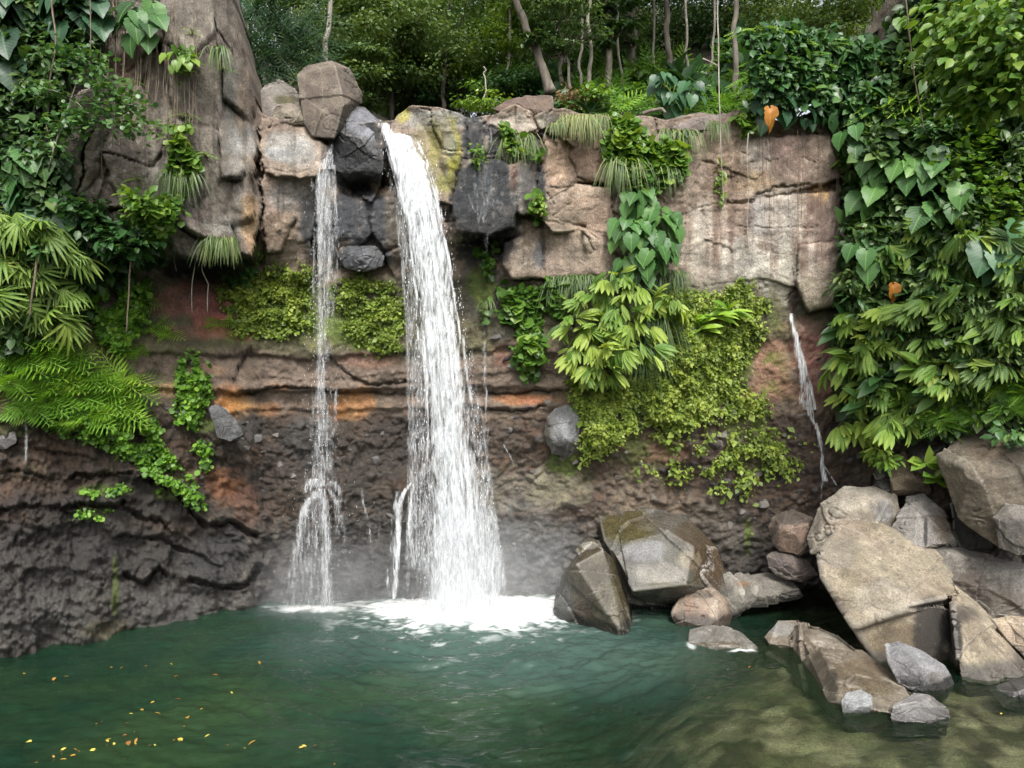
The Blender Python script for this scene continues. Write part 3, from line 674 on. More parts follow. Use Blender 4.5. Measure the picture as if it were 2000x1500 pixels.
make_rock("boulder", "rounded pale grey boulder wedged above the huge tan slab boulder", [
  [(1650, 953, 14.6), (1700, 951, 14.7), (1745, 968, 14.6), (1751, 1000, 14.4), (1732, 1026, 14.2), (1690, 1032, 14.0), (1620, 1085, 13.8), (1584, 1080, 14.1), (1579, 1050, 14.3), (1600, 995, 14.5), (1640, 1000, 14.0), (1700, 985, 14.1), (1610, 1040, 13.95), (1640, 960, 15.8), (1740, 990, 15.8), (1600, 1070, 15.5), (1700, 1090, 15.)]],
  (166, 154, 134), (148, 134, 112), .04, .05, seed=3, group=BIG, stains_and_shade=[(1725, 1000, 22, 22, (140, 140, 138), .8, 0), (1660, 1030, 50, 16, (178, 150, 118), .5, 0)])
make_rock("boulder", "brown wedge boulder standing on top of the heap below the palm leaves", [
  [(1738, 902, 14.9), (1765, 886, 14.9), (1796, 912, 14.7), (1816, 957, 14.4), (1746, 957, 14.45), (1736, 935, 14.6), (1760, 945, 14.35), (1770, 890, 15.8), (1815, 960, 15.6), (1740, 965, 15.5), (1812, 966, 14.6), (1738, 970, 14.7)]],
  (150, 128, 100), (128, 108, 82), .035, .03, seed=4, group=BIG, stains_and_shade=[(1790, 945, 30, 12, (96, 80, 60), .7, 0)])
make_rock("boulder", "smooth grey boulder split by a crack beneath the brown wedge boulder", [
  [(1735, 1028, 14.1), (1775, 976, 14.4), (1802, 970, 14.4), (1838, 1000, 14.1), (1872, 1062, 13.6), (1868, 1068, 13.65), (1830, 1060, 13.5), (1790, 1078, 13.5), (1758, 1058, 13.8), (1790, 1010, 13.85), (1800, 980, 15.4), (1870, 1070, 15.), (1760, 1080, 15.)]],
  (148, 142, 134), (128, 122, 114), .035, .04, seed=5, group=BIG, stains_and_shade=[(1845, 1030, 22, 34, (134, 112, 84), .7, 0), (1808, 1040, 4, 30, (50, 46, 42), .8, 0)])
make_rock("boulder", "massive rounded brown boulder under the slope plants, tallest of the heap", [
  [(1836, 890, 13.6), (1858, 862, 13.7), (1885, 846, 13.7), (1942, 836, 13.5), (2040, 830, 13.1), (2090, 900, 12.8), (2080, 1060, 12.7), (2010, 1082, 12.7), (1990, 1085, 12.75), (1950, 1052, 12.9), (1882, 1012, 13.2), (1868, 962, 13.35), (1900, 920, 12.85), (1980, 900, 12.6), (1960, 1000, 12.7), (1880, 860, 15.), (2060, 900, 14.6), (1960, 1060, 14.6)]],
  (126, 112, 90), (104, 94, 76), .045, .05, veins=.25, seed=6, group=BIG, stains_and_shade=[(1930, 880, 40, 22, (136, 108, 84), .6, 0), (1900, 980, 40, 40, (96, 84, 64), .6, 0)])
make_rock("boulder", "dark angular boulder leaning against the massive rounded brown boulder", [
  [(1940, 1010, 12.5), (1965, 985, 12.5), (2050, 990, 12.2), (2060, 1085, 12.2), (1995, 1090, 12.2), (1950, 1070, 12.4), (1985, 1030, 12.15), (1960, 1000, 13.2), (2060, 1030, 13.), (1970, 1080, 13.1)]],
  (98, 92, 82), (76, 72, 64), .035, .03, seed=7, group=BIG, stains_and_shade=[(1990, 1000, 22, 14, (150, 142, 130), .6, 0)])
make_rock("boulder", "long grey two-faced boulder tucked behind the huge tan slab boulder", [
  [(1796, 1078, 13.9), (1850, 1069, 13.8), (1922, 1090, 13.6), (1985, 1098, 13.4), (2060, 1120, 13.1), (2070, 1215, 12.9), (1940, 1208, 13.0), (1905, 1180, 13.1), (1868, 1150, 13.2), (1826, 1110, 13.5), (1870, 1085, 13.4), (1930, 1112, 13.1), (1850, 1080, 15.), (2050, 1140, 14.6), (1920, 1210, 14.2)]],
  (140, 134, 124), (116, 106, 94), .04, .035, seed=8, group=BIG, stains_and_shade=[(1895, 1140, 22, 34, (108, 92, 78), .7, 0), (1950, 1180, 40, 26, (112, 98, 78), .6, 0)])
make_rock("boulder", "warm buff rock showing past the thin end of the huge tan slab boulder", [
  [(1938, 1210, 12.7), (1975, 1206, 12.7), (2060, 1215, 12.4), (2070, 1300, 12.2), (2004, 1290, 12.3), (1965, 1245, 12.5), (1990, 1230, 12.4), (1960, 1215, 13.6), (2060, 1280, 13.4), (2000, 1320, 12.6)]],
  (186, 160, 130), (162, 140, 112), .035, .03, seed=9, group=BIG)
make_rock("boulder", "low grey slab lying in the shallows below the buff rock", [
  [(1934, 1347, 11.25), (1960, 1334, 11.35), (2000, 1322, 11.4), (2060, 1320, 11.3), (2070, 1352, 10.95), (1990, 1354, 10.9), (1960, 1380, 11.0), (2060, 1390, 11.), (1990, 1350, 12.)]],
  (150, 148, 144), (124, 120, 114), .03, .02, seed=10)
make_rock("boulder", "rounded pinkish boulder with a dark wet cap against the wall", [
  [(1504, 1030, 15.0), (1512, 1010, 15.1), (1546, 994, 15.2), (1589, 1012, 15.0), (1590, 1045, 14.8), (1576, 1070, 14.7), (1560, 1086, 14.65), (1530, 1078, 14.75), (1510, 1062, 14.85), (1530, 1032, 14.6), (1572, 1034, 14.55), (1545, 1000, 16.), (1590, 1060, 15.8), (1515, 1070, 15.8)]],
  (152, 122, 98), (132, 106, 86), .035, .03, seed=11, group=BIG, stains_and_shade=[(1548, 1010, 44, 20, (84, 72, 60), .9, .5), (1512, 1045, 10, 30, (80, 68, 58), .8, .4), (1582, 1050, 8, 26, (80, 76, 72), .7, .3)])
make_rock("boulder", "dull brown stone lying flat under the rounded pinkish boulder", [
  [(1500, 1088, 14.9), (1512, 1077, 15.0), (1550, 1080, 14.95), (1582, 1098, 14.8), (1596, 1122, 14.7), (1562, 1133, 14.6), (1522, 1126, 14.65), (1504, 1108, 14.8), (1540, 1100, 14.5), (1530, 1085, 15.8), (1590, 1125, 15.6)]],
  (116, 100, 90), (98, 86, 78), .03, .03, seed=12, group=BIG)
make_rock("boulder", "grey slab boulder over the black gap between the two wet outcrops", [
  [(1428, 1140, 15.0), (1440, 1126, 15.1), (1508, 1114, 15.2), (1545, 1130, 15.0), (1572, 1162, 14.7), (1560, 1172, 14.6), (1520, 1178, 14.5), (1462, 1182, 14.5), (1440, 1178, 14.6), (1480, 1150, 14.4), (1500, 1120, 16.2), (1570, 1170, 16.), (1440, 1170, 16.)],
  [(1410, 1128, 14.9), (1424, 1122, 15.), (1450, 1160, 14.55), (1452, 1184, 14.5), (1425, 1200, 14.55), (1412, 1170, 14.8), (1430, 1180, 15.4)]],
  (132, 126, 112), (112, 104, 92), .035, .03, seed=13, group=BIG, stains_and_shade=[(1450, 1140, 14, 5, (170, 110, 60), .6, 0)])
make_rock("boulder", "big glossy wet boulder draped with olive film beside the falls", [
  [(1172, 1010, 15.7), (1258, 1000, 16.0), (1335, 1007, 16.0), (1396, 1070, 15.5), (1412, 1150, 15.0), (1338, 1140, 13.95), (1238, 1152, 14.0), (1203, 1088, 14.55), (1232, 1060, 14.6), (1302, 1043, 14.6), (1348, 1072, 14.35), (1182, 1055, 15.0), (1400, 1080, 16.6), (1225, 1185, 15.3), (1390, 1190, 15.4)],
  [(1345, 1060, 14.9), (1396, 1072, 15.3), (1414, 1125, 15.0), (1434, 1186, 14.7), (1424, 1200, 14.6), (1372, 1130, 14.35), (1348, 1085, 14.5), (1420, 1190, 15.6), (1360, 1150, 15.6)]],
  (106, 102, 92), (84, 78, 62), .026, .016, wet=.9, chips=0, seed=14, stains_and_shade=[(1225, 1030, 55, 34, (90, 80, 36), .9, .75), (1300, 1020, 60, 20, (106, 98, 86), .6, .8), (1385, 1090, 40, 60, (94, 72, 46), .9, .8), (1360, 1040, 40, 26, (98, 80, 58), .8, .8), (1260, 1075, 50, 20, (138, 138, 138), .8, .85), (1290, 1122, 60, 22, (146, 140, 126), .8, .35), (1345, 1095, 22, 24, (166, 146, 118), .6, .4), (1310, 1143, 50, 6, (84, 78, 50), .7, .4)])  # neutral grey patch is painted wet sheen; olive and brown ones are film
make_rock("boulder", "striped tan rock in the water under the big glossy wet boulder", [
  [(1312, 1198, 14.2), (1326, 1175, 14.35), (1346, 1158, 14.4), (1390, 1150, 14.3), (1412, 1172, 14.35), (1427, 1208, 14.1), (1402, 1224, 14.0), (1360, 1220, 14.05), (1325, 1208, 14.15), (1330, 1250, 14.3), (1420, 1255, 14.2), (1330, 1155, 15.2), (1430, 1175, 15.2)]],
  (160, 136, 110), (136, 112, 90), .03, .03, wet=.3, seed=15, stains_and_shade=[(1345, 1185, 8, 30, (170, 128, 96), .6, .2), (1395, 1190, 8, 34, (186, 170, 146), .6, .2), (1370, 1160, 30, 8, (80, 70, 50), .6, .4)])
make_rock("boulder", "upright wet slab with two pale ridges at the edge of the foam", [
  [(1128, 1103, 13.95), (1208, 1224, 13.6), (1176, 1077, 14.15), (1229, 1234, 13.7), (1150, 1056, 15.0), (1084, 1192, 14.75), (1097, 1118, 14.9), (1205, 1098, 15.0), (1242, 1225, 14.9), (1090, 1262, 14.8), (1212, 1265, 13.75), (1232, 1265, 13.8), (1150, 1090, 15.8), (1240, 1200, 15.6), (1110, 1200, 15.6)],
  [(1126, 1075, 14.6), (1150, 1053, 14.9), (1168, 1058, 14.8), (1180, 1082, 14.35), (1140, 1092, 14.25), (1150, 1060, 15.4), (1180, 1090, 15.2)]],
  (98, 90, 68), (80, 70, 50), .026, .012, wet=.9, chips=0, seed=16, stains_and_shade=[(1100, 1180, 20, 60, (100, 102, 102), .75, .6), (1140, 1180, 16, 40, (92, 74, 60), .7, .6), (1215, 1130, 24, 60, (96, 84, 48), .7, .7), (1150, 1065, 18, 8, (160, 158, 148), .7, .6)])
make_rock("boulder", "low grey slab awash in the pool before the striped tan rock", [
  [(1344, 1240, 13.55), (1348, 1230, 13.7), (1398, 1222, 13.7), (1440, 1238, 13.45), (1475, 1270, 12.85), (1420, 1266, 12.8), (1360, 1262, 12.95), (1345, 1255, 13.1), (1360, 1300, 13.2), (1470, 1300, 12.9), (1370, 1235, 14.4), (1460, 1270, 13.8)]],
  (140, 136, 126), (116, 110, 98), .03, .03, wet=.3, seed=17, wetline=-.06, stains_and_shade=[(1410, 1262, 70, 9, (96, 84, 60), .7, .7)])
make_rock("boulder", "long wet brown boulder sloping down into the shallows before the heap", [
  [(1490, 1242, 13.3), (1518, 1209, 13.5), (1556, 1208, 13.5), (1576, 1236, 13.1), (1545, 1262, 12.8), (1500, 1256, 13.0), (1530, 1230, 14.3), (1540, 1300, 13.0), (1500, 1300, 13.3)],
  [(1556, 1210, 13.3), (1600, 1216, 13.2), (1645, 1235, 12.9), (1692, 1271, 12.25), (1752, 1327, 11.35), (1792, 1354, 10.95), (1836, 1398, 10.3), (1780, 1400, 10.2), (1690, 1382, 10.4), (1650, 1374, 10.55), (1628, 1302, 11.45), (1600, 1264, 12.0), (1560, 1246, 12.6), (1542, 1258, 12.95), (1618, 1370, 10.8), (1650, 1440, 10.7), (1540, 1330, 12.9), (1700, 1440, 11.6), (1830, 1440, 10.5), (1620, 1300, 13.5)]],
  (144, 130, 108), (116, 100, 78), .028, .03, wet=.5, chips=0, seed=18, wetline=-.08, stains_and_shade=[(1620, 1245, 50, 18, (168, 156, 136), .7, .2), (1525, 1228, 30, 14, (150, 148, 142), .8, .1), (1680, 1310, 60, 22, (110, 92, 66), .6, .8), (1600, 1310, 22, 40, (78, 68, 52), .8, .7), (1700, 1345, 60, 18, (104, 86, 62), .7, .85), (1625, 1345, 14, 40, (60, 54, 44), .8, .7)])  # pale lit top and shaded left face painted in, besides wet marks
make_rock("boulder", "small pale rough rock touching the toe of the long wet brown boulder", [
  [(1643, 1370, 10.5), (1652, 1353, 10.6), (1680, 1346, 10.65), (1704, 1358, 10.5), (1706, 1378, 10.35), (1670, 1384, 10.3), (1648, 1400, 10.4), (1705, 1400, 10.45), (1680, 1360, 11.)]],
  (176, 180, 178), (140, 144, 142), .022, .02, seed=19, wetline=.02)
make_rock("boulder", "mottled grey rock in the water beyond the toe of the long wet brown boulder", [
  [(1738, 1400, 10.15), (1748, 1378, 10.35), (1785, 1358, 10.6), (1815, 1362, 10.6), (1850, 1388, 10.35), (1857, 1406, 10.15), (1820, 1413, 10.05), (1770, 1411, 10.05), (1790, 1385, 10.15), (1750, 1440, 10.2), (1850, 1440, 10.2), (1800, 1380, 11.)]],
  (146, 142, 138), (116, 108, 98), .026, .03, wet=.25, seed=20, wetline=.08)
make_rock("boulder", "bluish grey faceted rock resting in front of the dark notch", [
  [(1731, 1262, 11.7), (1754, 1254, 11.75), (1800, 1272, 11.6), (1846, 1303, 11.35), (1862, 1332, 11.2), (1846, 1344, 11.1), (1785, 1347, 11.05), (1752, 1318, 11.2), (1738, 1290, 11.4), (1790, 1300, 11.1), (1780, 1275, 12.3), (1860, 1340, 12.), (1780, 1370, 11.2), (1850, 1370, 11.3)]],
  (136, 136, 138), (112, 110, 108), .03, .03, seed=21, stains_and_shade=[(1835, 1325, 22, 14, (96, 88, 76), .6, 0)])
for i_, (lab, pts) in enumerate([
  ("dark slate slab poking out under the right hand ferns above the heap", [(1770, 862, 15.0), (1800, 830, 15.1), (1870, 815, 14.8), (1880, 850, 14.3), (1815, 880, 14.4), (1790, 920, 14.3), (1860, 830, 15.8), (1800, 900, 15.6), (1850, 900, 14.4), (1840, 945, 14.3), (1795, 900, 14.3)]),
  ("long dark slab above the massive rounded brown boulder at the photo edge", [(1948, 838, 13.4), (1985, 818, 13.5), (2080, 790, 13.2), (2090, 840, 12.8), (2000, 846, 12.9), (2000, 830, 14.2), (2080, 830, 14.)]),
  ("black shaded stone behind the split grey boulder in the dark gap", [(1858, 985, 14.2), (1880, 975, 14.2), (1930, 1040, 13.9), (1945, 1075, 13.8), (1880, 1075, 13.9), (1865, 1040, 14.), (1900, 1000, 15.)]),
  ("small dark stone below the palm leaves at the foot of the thin cascade", [(1702, 955, 14.8), (1712, 938, 14.9), (1738, 935, 14.85), (1745, 955, 14.7), (1720, 962, 14.6), (1725, 945, 15.4)]),
  ("dark grey stone lodged between the wedge boulder and the wall", [(1706, 925, 14.9), (1718, 912, 15.), (1740, 915, 14.9), (1738, 932, 14.8), (1712, 936, 14.8), (1725, 920, 15.5)]),
  ]):
    make_rock("boulder", lab, [pts], (78, 74, 68), (60, 58, 54), .035, .03, seed=30 + i_, group=BIG)
# ---- boulders on the rim
make_rock("boulder", "tall squared brown boulder perched on the rim beside the main waterfall", [
  [(585, 150, 14.6), (606, 137, 14.7), (654, 131, 14.6), (672, 205, 14.4), (652, 268, 14.5), (614, 266, 14.5), (598, 240, 14.5), (590, 190, 14.55), (604, 126, 15.4), (642, 117, 15.5), (684, 138, 15.4), (706, 182, 15.3), (702, 204, 15.2), (690, 216, 15.0), (600, 150, 16.), (700, 200, 16.), (650, 280, 15.6), (600, 260, 15.6)]],
  (128, 112, 94), (108, 94, 80), .03, .02, chips=0, seed=40, wetline=-5)
make_rock("boulder", "dome shaped grey boulder with a mossy cleft beside the tall squared boulder", [
  [(497, 186, 15.0), (515, 170, 15.2), (545, 161, 15.3), (574, 176, 15.2), (590, 205, 15.0), (590, 248, 14.9), (545, 250, 14.7), (503, 256, 14.6), (520, 200, 14.75), (560, 195, 14.85), (540, 170, 16.3), (590, 230, 16.), (500, 230, 16.)]],
  (142, 134, 122), (112, 102, 90), .035, .03, seed=41, wetline=-5, stains_and_shade=[(556, 196, 24, 12, (96, 92, 50), .8, 0), (515, 215, 16, 26, (112, 96, 88), .6, 0)])
make_rock("boulder", "small rounded tan boulder resting on the dome shaped boulder", [
  [(534, 222, 14.7), (540, 205, 14.8), (570, 202, 14.85), (594, 212, 14.8), (596, 240, 14.7), (560, 243, 14.5), (540, 240, 14.55), (565, 215, 14.45), (565, 210, 15.4), (590, 240, 15.3), (540, 240, 15.3)]],
  (164, 148, 124), (142, 128, 108), .028, .03, seed=42, wetline=-5)
make_rock("boulder", "black wet boulder parting the stream at the lip of the falls", [
  [(652, 248, 14.75), (664, 226, 15.0), (690, 209, 15.1), (712, 214, 15.1), (748, 246, 15.0), (756, 262, 14.8), (738, 278, 14.55), (700, 268, 14.5), (672, 258, 14.55), (652, 300, 14.75), (662, 335, 14.8), (735, 345, 14.8), (756, 330, 14.9), (700, 220, 16.3), (750, 300, 16.3), (660, 320, 16.)]],
  (66, 66, 70), (50, 50, 52), .03, .035, wet=.9, seed=43, wetline=-5, stains_and_shade=[(705, 238, 46, 26, (126, 128, 138), .8, .8), (735, 260, 20, 20, (150, 154, 164), .5, .9)])  # upper patches paler and bluer than the rest
make_rock("boulder", "flat topped brown boulder on the rim below the leaning tree", [
  [(962, 212, 15.9), (985, 198, 16.1), (1030, 190, 16.2), (1076, 192, 16.1), (1078, 212, 15.8), (1060, 222, 15.6), (1000, 222, 15.5), (1020, 205, 15.5), (1010, 195, 17.2), (1076, 200, 17.), (980, 230, 16.2), (1070, 235, 16.2)]],
  (122, 96, 78), (100, 80, 66), .035, .04, seed=44, wetline=-5)
make_rock("boulder", "grey slab rising from the rim beneath the hanging liana", [
  [(1298, 236, 15.6), (1330, 224, 15.8), (1368, 219, 15.9), (1412, 226, 15.7), (1420, 245, 15.4), (1360, 252, 15.25), (1310, 250, 15.3), (1360, 232, 15.35), (1360, 225, 16.8), (1410, 250, 16.5), (1310, 260, 16.3)]],
  (138, 122, 112), (118, 102, 94), .03, .03, seed=45, wetline=-5)
# ---- stones standing out of the wall
EMB = "stones bedded in the lower cliff"
make_rock("embedded_rock", "large blue grey rock bedded in the wall beside the green ground cover", [
  [(1072, 815, 15.6), (1085, 800, 15.7), (1108, 793, 15.75), (1126, 805, 15.6), (1134, 830, 15.5), (1130, 855, 15.45), (1105, 862, 15.35), (1082, 855, 15.4), (1078, 885, 15.6), (1110, 895, 15.7), (1128, 880, 15.7), (1062, 850, 15.7), (1110, 825, 15.35), (1100, 830, 16.4), (1120, 880, 16.3), (1070, 870, 16.3)]],
  (138, 140, 142), (112, 110, 104), .03, .03, wet=.2, seed=50, cat="rock", wetline=-5, stains_and_shade=[(1100, 880, 36, 20, (76, 72, 66), .9, .3), (1066, 850, 14, 40, (104, 100, 82), .8, .1)])
make_rock("embedded_rock", "black split stone under the orange earth patch", [
  [(408, 795, 14.15), (425, 788, 14.2), (442, 800, 14.1), (438, 818, 14.0), (470, 830, 14.0), (476, 848, 14.05), (450, 862, 14.0), (425, 855, 14.0), (415, 825, 14.0), (430, 815, 14.8), (465, 850, 14.8), (430, 850, 14.7)]],
  (88, 90, 90), (60, 58, 56), .03, .05, wet=.35, seed=51, cat="rock", wetline=-5)
make_rock("embedded_rock", "smooth dark stone jutting between the two waterfalls below the cave", [
  [(662, 500, 15.1), (680, 484, 15.15), (735, 486, 15.1), (750, 500, 15.1), (745, 520, 15.05), (700, 530, 14.95), (672, 522, 15.0), (700, 505, 14.85), (700, 500, 16.), (745, 515, 16.)]],
  (84, 88, 94), (62, 64, 68), .03, .03, wet=.6, seed=52, cat="rock", wetline=-5)
# smaller stones weathering out of the crust: one shape per kind, copied
PEB = []
for k in range(4):
    a_ = np.random.default_rng(60 + k)
    pts = a_.normal(size=(16, 3)); pts /= np.linalg.norm(pts, axis=1)[:, None]; pts *= (.55 + .45 * a_.random((16, 1))) * np.array([1.25, .8, .85])
    PEB.append(make_rock("wall_stone", "dark rounded stone weathering out of the crust of the lower wall", [[( (x * .12 / 14) * F + 1000, 750 - (z * .12 / 14) * F, 14 + y * .12) for x, y, z in pts]],
                         [(104, 100, 98), (84, 76, 70), (120, 112, 104), (70, 68, 68)][k], None, .011, .008, wet=.1, seed=60 + k, cat="stone", group="stones weathering out of the wall", wetline=-50))
for o in PEB:
    me = o.data; co = np.empty(len(me.vertices) * 3, np.float32); me.vertices.foreach_get("co", co); co = co.reshape(-1, 3)
    me.vertices.foreach_set("co", (co - co.mean(0)).ravel())
spots = [(1425, 805, 1.5), (1390, 868, 1.6), (1410, 850, 1.5), (1355, 905, 1.), (1375, 915, .8), (1460, 930, 1.3), (1480, 925, 1.4), (1500, 950, 1.), (1520, 890, 1.), (1535, 940, 1.5), (1490, 985, 1.6), (1440, 965, .9), (1420, 940, 1.), (1390, 945, 1.),
         (1460, 880, 1.), (1560, 850, 1.4), (1650, 870, 1.5), (1670, 855, 1.2), (1680, 890, 1.), (1640, 930, 1.2), (1660, 900, .9), (1570, 915, 1.), (1500, 860, .9), (1330, 930, 1.), (1250, 905, .8), (1560, 960, .9), (1450, 1000, .8), (1520, 975, .8),
         (500, 855, 1.3), (480, 875, .9), (540, 850, .9), (430, 875, .8), (330, 800, 1.), (245, 795, 1.2), (80, 800, 1.6), (50, 790, 1.2), (10, 860, 1.8), (275, 830, .8), (1070, 785, 1.), (990, 700, 1.2), (970, 660, 1.2), (985, 620, 1.3), (1000, 715, 1.3), (1010, 815, .9), (365, 810, .8)]
for _ in range(170):
    a_, b_ = rng.uniform(300, 1680), rng.uniform(800, 1110)
    if a_ < 560 and b_ > 960: continue
    spots.append((a_, b_, float(np.exp(rng.normal() * .35) * .62)))
for i_, (uu, vv, sz) in enumerate(spots):
    o = PEB[i_ % 4] if i_ < 4 else PEB[i_ % 4].copy()
    if i_ >= 4: COL.objects.link(o)
    o.location = P(uu, vv, float(cliffY(uu, vv)[0]) + .01)
    o.rotation_euler = (rng.uniform(-.5, .5), rng.uniform(-.5, .5), rng.uniform(-.6, .6)); o.scale = [sz * rng.uniform(.85, 1.2) for _ in range(3)]

# ------------------------------------------------------------------ pool: bed, water, foam
def depth_at(x, y):
    q = x + .62 * (12.3 - y)
    n = fbm(np.column_stack([x, y]) / 1.7, 3, 201)
    return 2.8 * (1 - sstep(-2.6, 5.6, q + 1.1 * n)) + .42 + .12 * n
bx = np.linspace(-26, 26, 300); by = np.linspace(-6, 19.5, 220)
BX, BYg = np.meshgrid(bx, by); pb = np.column_stack([BX.ravel(), BYg.ravel()])
dd = depth_at(pb[:, 0], pb[:, 1])
f1, f2, cc, _o = worley2(pb / .42, 7)
bz = -dd + np.clip(.5 - f1, 0, .5) * .22 * (cc > .4) + .05 * fbm(pb / .3, 3, 204)
mb = MB(); mb.add(np.column_stack([pb, bz]), [grid_faces(220, 300)])
bed = mb.build("pool_bed", M_CLIFF, smooth=True)
bc = np.tile(np.array([150., 142., 116.]), (len(pb), 1))
bc = mixc(bc, (74, 66, 50), sstep(.3, .7, cc)); bc = mixc(bc, (196, 188, 160), sstep(.05, .4, fbm(pb / .3, 3, 206)) * .75)
bc = mixc(bc, (108, 112, 74), sstep(0, .4, fbm(pb / 1.2, 3, 208)) * .5)
set_col(bed.data, s2l(np.clip(bc, 8, 235)), np.zeros(len(pb)))
tag(bed, "stony brown bottom of the pool seen through the shallows", "pool bed", kind="structure")

def wave_z(x, y):
    x0, y0 = -1.1, 15.0
    r = np.hypot(x - x0, y - y0); th = np.arctan2(x - x0, y0 - y)
    amp = .022 + .075 * np.exp(-((r - 1.5) / 4.5) ** 2) * np.exp(-(th / .95) ** 2) + .010 * np.exp(-((x + .3) / 2.2) ** 2)
    pol = np.column_stack([r * 4.2, th * r * 1.3])
    z = fbm(pol, 3, 210, .55) * amp * .85
    z += vnoise(np.column_stack([r * 10., th * r * 3.4]), 215) * amp * .36
    z += vnoise(np.column_stack([x * 1.7 + y * .6, y * 3.1]), 216) * .018 + vnoise(np.column_stack([x * 5., y * 10.]), 217) * .012
    return z
wx = np.concatenate([np.linspace(-26, -11, 40), np.arange(-10.9, 10.9, .04), np.linspace(11, 26, 40)])
wy = np.concatenate([np.linspace(-6, 7.4, 40), np.arange(7.5, 17.0, .035), np.linspace(17.1, 19.5, 8)])
WX, WY = np.meshgrid(wx, wy); pwt = np.column_stack([WX.ravel(), WY.ravel()])
wz = wave_z(pwt[:, 0], pwt[:, 1])
mb = MB(); mb.add(np.column_stack([pwt, wz]), [grid_faces(len(wy), len(wx))])
m, t, out, N = new_mat("pool_water"); L = t.links.new
turb = N("ShaderNodeAttribute", attribute_name="turb"); aer = N("ShaderNodeAttribute", attribute_name="aer"); foam = N("ShaderNodeAttribute", attribute_name="foam")
tc = N("ShaderNodeTexCoord")
mp = N("ShaderNodeMapping"); mp.inputs['Scale'].default_value = (3.2, 7.0, 1); L(tc.outputs['Object'], mp.inputs[0])
nz = N("ShaderNodeTexNoise", Scale=1.6, Detail=4.0, Roughness=.55); L(mp.outputs[0], nz.inputs['Vector'])
bp = N("ShaderNodeBump", Strength=1.0, Distance=.035); L(nz.outputs['Fac'], bp.inputs['Height'])
nb_ = N("ShaderNodeTexNoise", Scale=.35, Detail=3.0); L(tc.outputs['Object'], nb_.inputs['Vector'])
c1 = N("ShaderNodeMix", data_type='RGBA'); c1.inputs[6].default_value = (.006, .024, .0125, 1); c1.inputs[7].default_value = (.018, .038, .014, 1)
gr_ = N("ShaderNodeMapRange", **{'From Min': .42, 'From Max': .62}); L(nb_.outputs['Fac'], gr_.inputs['Value']); L(gr_.outputs[0], c1.inputs[0])
c2 = N("ShaderNodeMix", data_type='RGBA'); L(aer.outputs['Fac'], c2.inputs[0]); L(c1.outputs[2], c2.inputs[6]); c2.inputs[7].default_value = (.062, .105, .092, 1)
df = N("ShaderNodeBsdfDiffuse"); L(c2.outputs[2], df.inputs['Color'])
tp = N("ShaderNodeBsdfTransparent"); tp.inputs['Color'].default_value = (.90, .95, .84, 1)
bm_ = N("ShaderNodeMixShader"); L(turb.outputs['Fac'], bm_.inputs[0]); L(tp.outputs[0], bm_.inputs[1]); L(df.outputs[0], bm_.inputs[2])
gl = N("ShaderNodeBsdfGlossy", Roughness=.04); L(bp.outputs[0], gl.inputs['Normal'])
fr = N("ShaderNodeFresnel", IOR=1.33); L(bp.outputs[0], fr.inputs['Normal'])
wm = N("ShaderNodeMixShader"); L(fr.outputs[0], wm.inputs[0]); L(bm_.outputs[0], wm.inputs[1]); L(gl.outputs[0], wm.inputs[2])
fo = N("ShaderNodeBsdfDiffuse"); fo.inputs['Color'].default_value = (.86, .88, .88, 1)
fm = N("ShaderNodeMixShader"); L(foam.outputs['Fac'], fm.inputs[0]); L(wm.outputs[0], fm.inputs[1]); L(fo.outputs[0], fm.inputs[2])
L(fm.outputs[0], out.inputs['Surface'])
water = mb.build("water", m, smooth=True)
wdep = depth_at(pwt[:, 0], pwt[:, 1])
xx, yy = pwt.T
tv = 1 - np.exp(-wdep * .75)
rr = np.hypot((xx + 1.0) / 1.25, yy - 15.0)
nA = fbm(pwt / .5, 4, 221); nB = fbm(np.column_stack([xx / .35, yy / .16]), 4, 223); nC = fbm(pwt / 1.6, 3, 225)
aerv = np.clip(.62 * sstep(4.6, .9, rr + .9 * nC) + .25 * sstep(3.2, .6, np.hypot(xx - 1.8, yy - 13.4) + .6 * nC) + .12 * sstep(7.5, 3, rr + nC), 0, 1)
# foam sheet around the plunge, torn at its edge
ru = xx / yy * F + 1000
fedge = np.hypot((xx + .75) / 2.55, (yy - 15.25) / 1.25)
fv = sstep(1.0, .4, fedge + .6 * nB + .25 * nA) + .6 * sstep(.0, .35, nB) * sstep(1.6, .8, fedge + .3 * nA)
fv = np.maximum(fv, .8 * sstep(1., .2, np.hypot((xx + 4.55) / 1.15, (yy - 15.2) / .28) + .5 * nB))
fv = np.maximum(fv, .3 * sstep(.45, .6, nB) * sstep(2.0, 1.0, rr / 1.6 + .3 * nC))
for a_, cu, cv, ru_, rv_ in ((.8, 1450, 1272, 34, 4), (.35, 1350, 1262, 10, 8), (.7, 1690, 1340, 0, 0)):
    if ru_:
        Yc = 5 * F / (cv - 750); fv = np.maximum(fv, a_ * sstep(1., .4, np.hypot((xx - (cu - 1000) / F * Yc) / (ru_ / F * Yc), (yy - Yc) / (rv_ / (cv - 750) * Yc)) + .5 * nB))
for nm, arr in (("turb", np.clip(tv + aerv, 0, .97)), ("aer", aerv), ("foam", np.clip(fv, 0, 1))):
    a = water.data.attributes.new(nm, 'FLOAT', 'POINT'); a.data.foreach_set("value", arr.astype(np.float32))
tag(water, "green plunge pool with ripples spreading from the falls", "water", kind="structure")
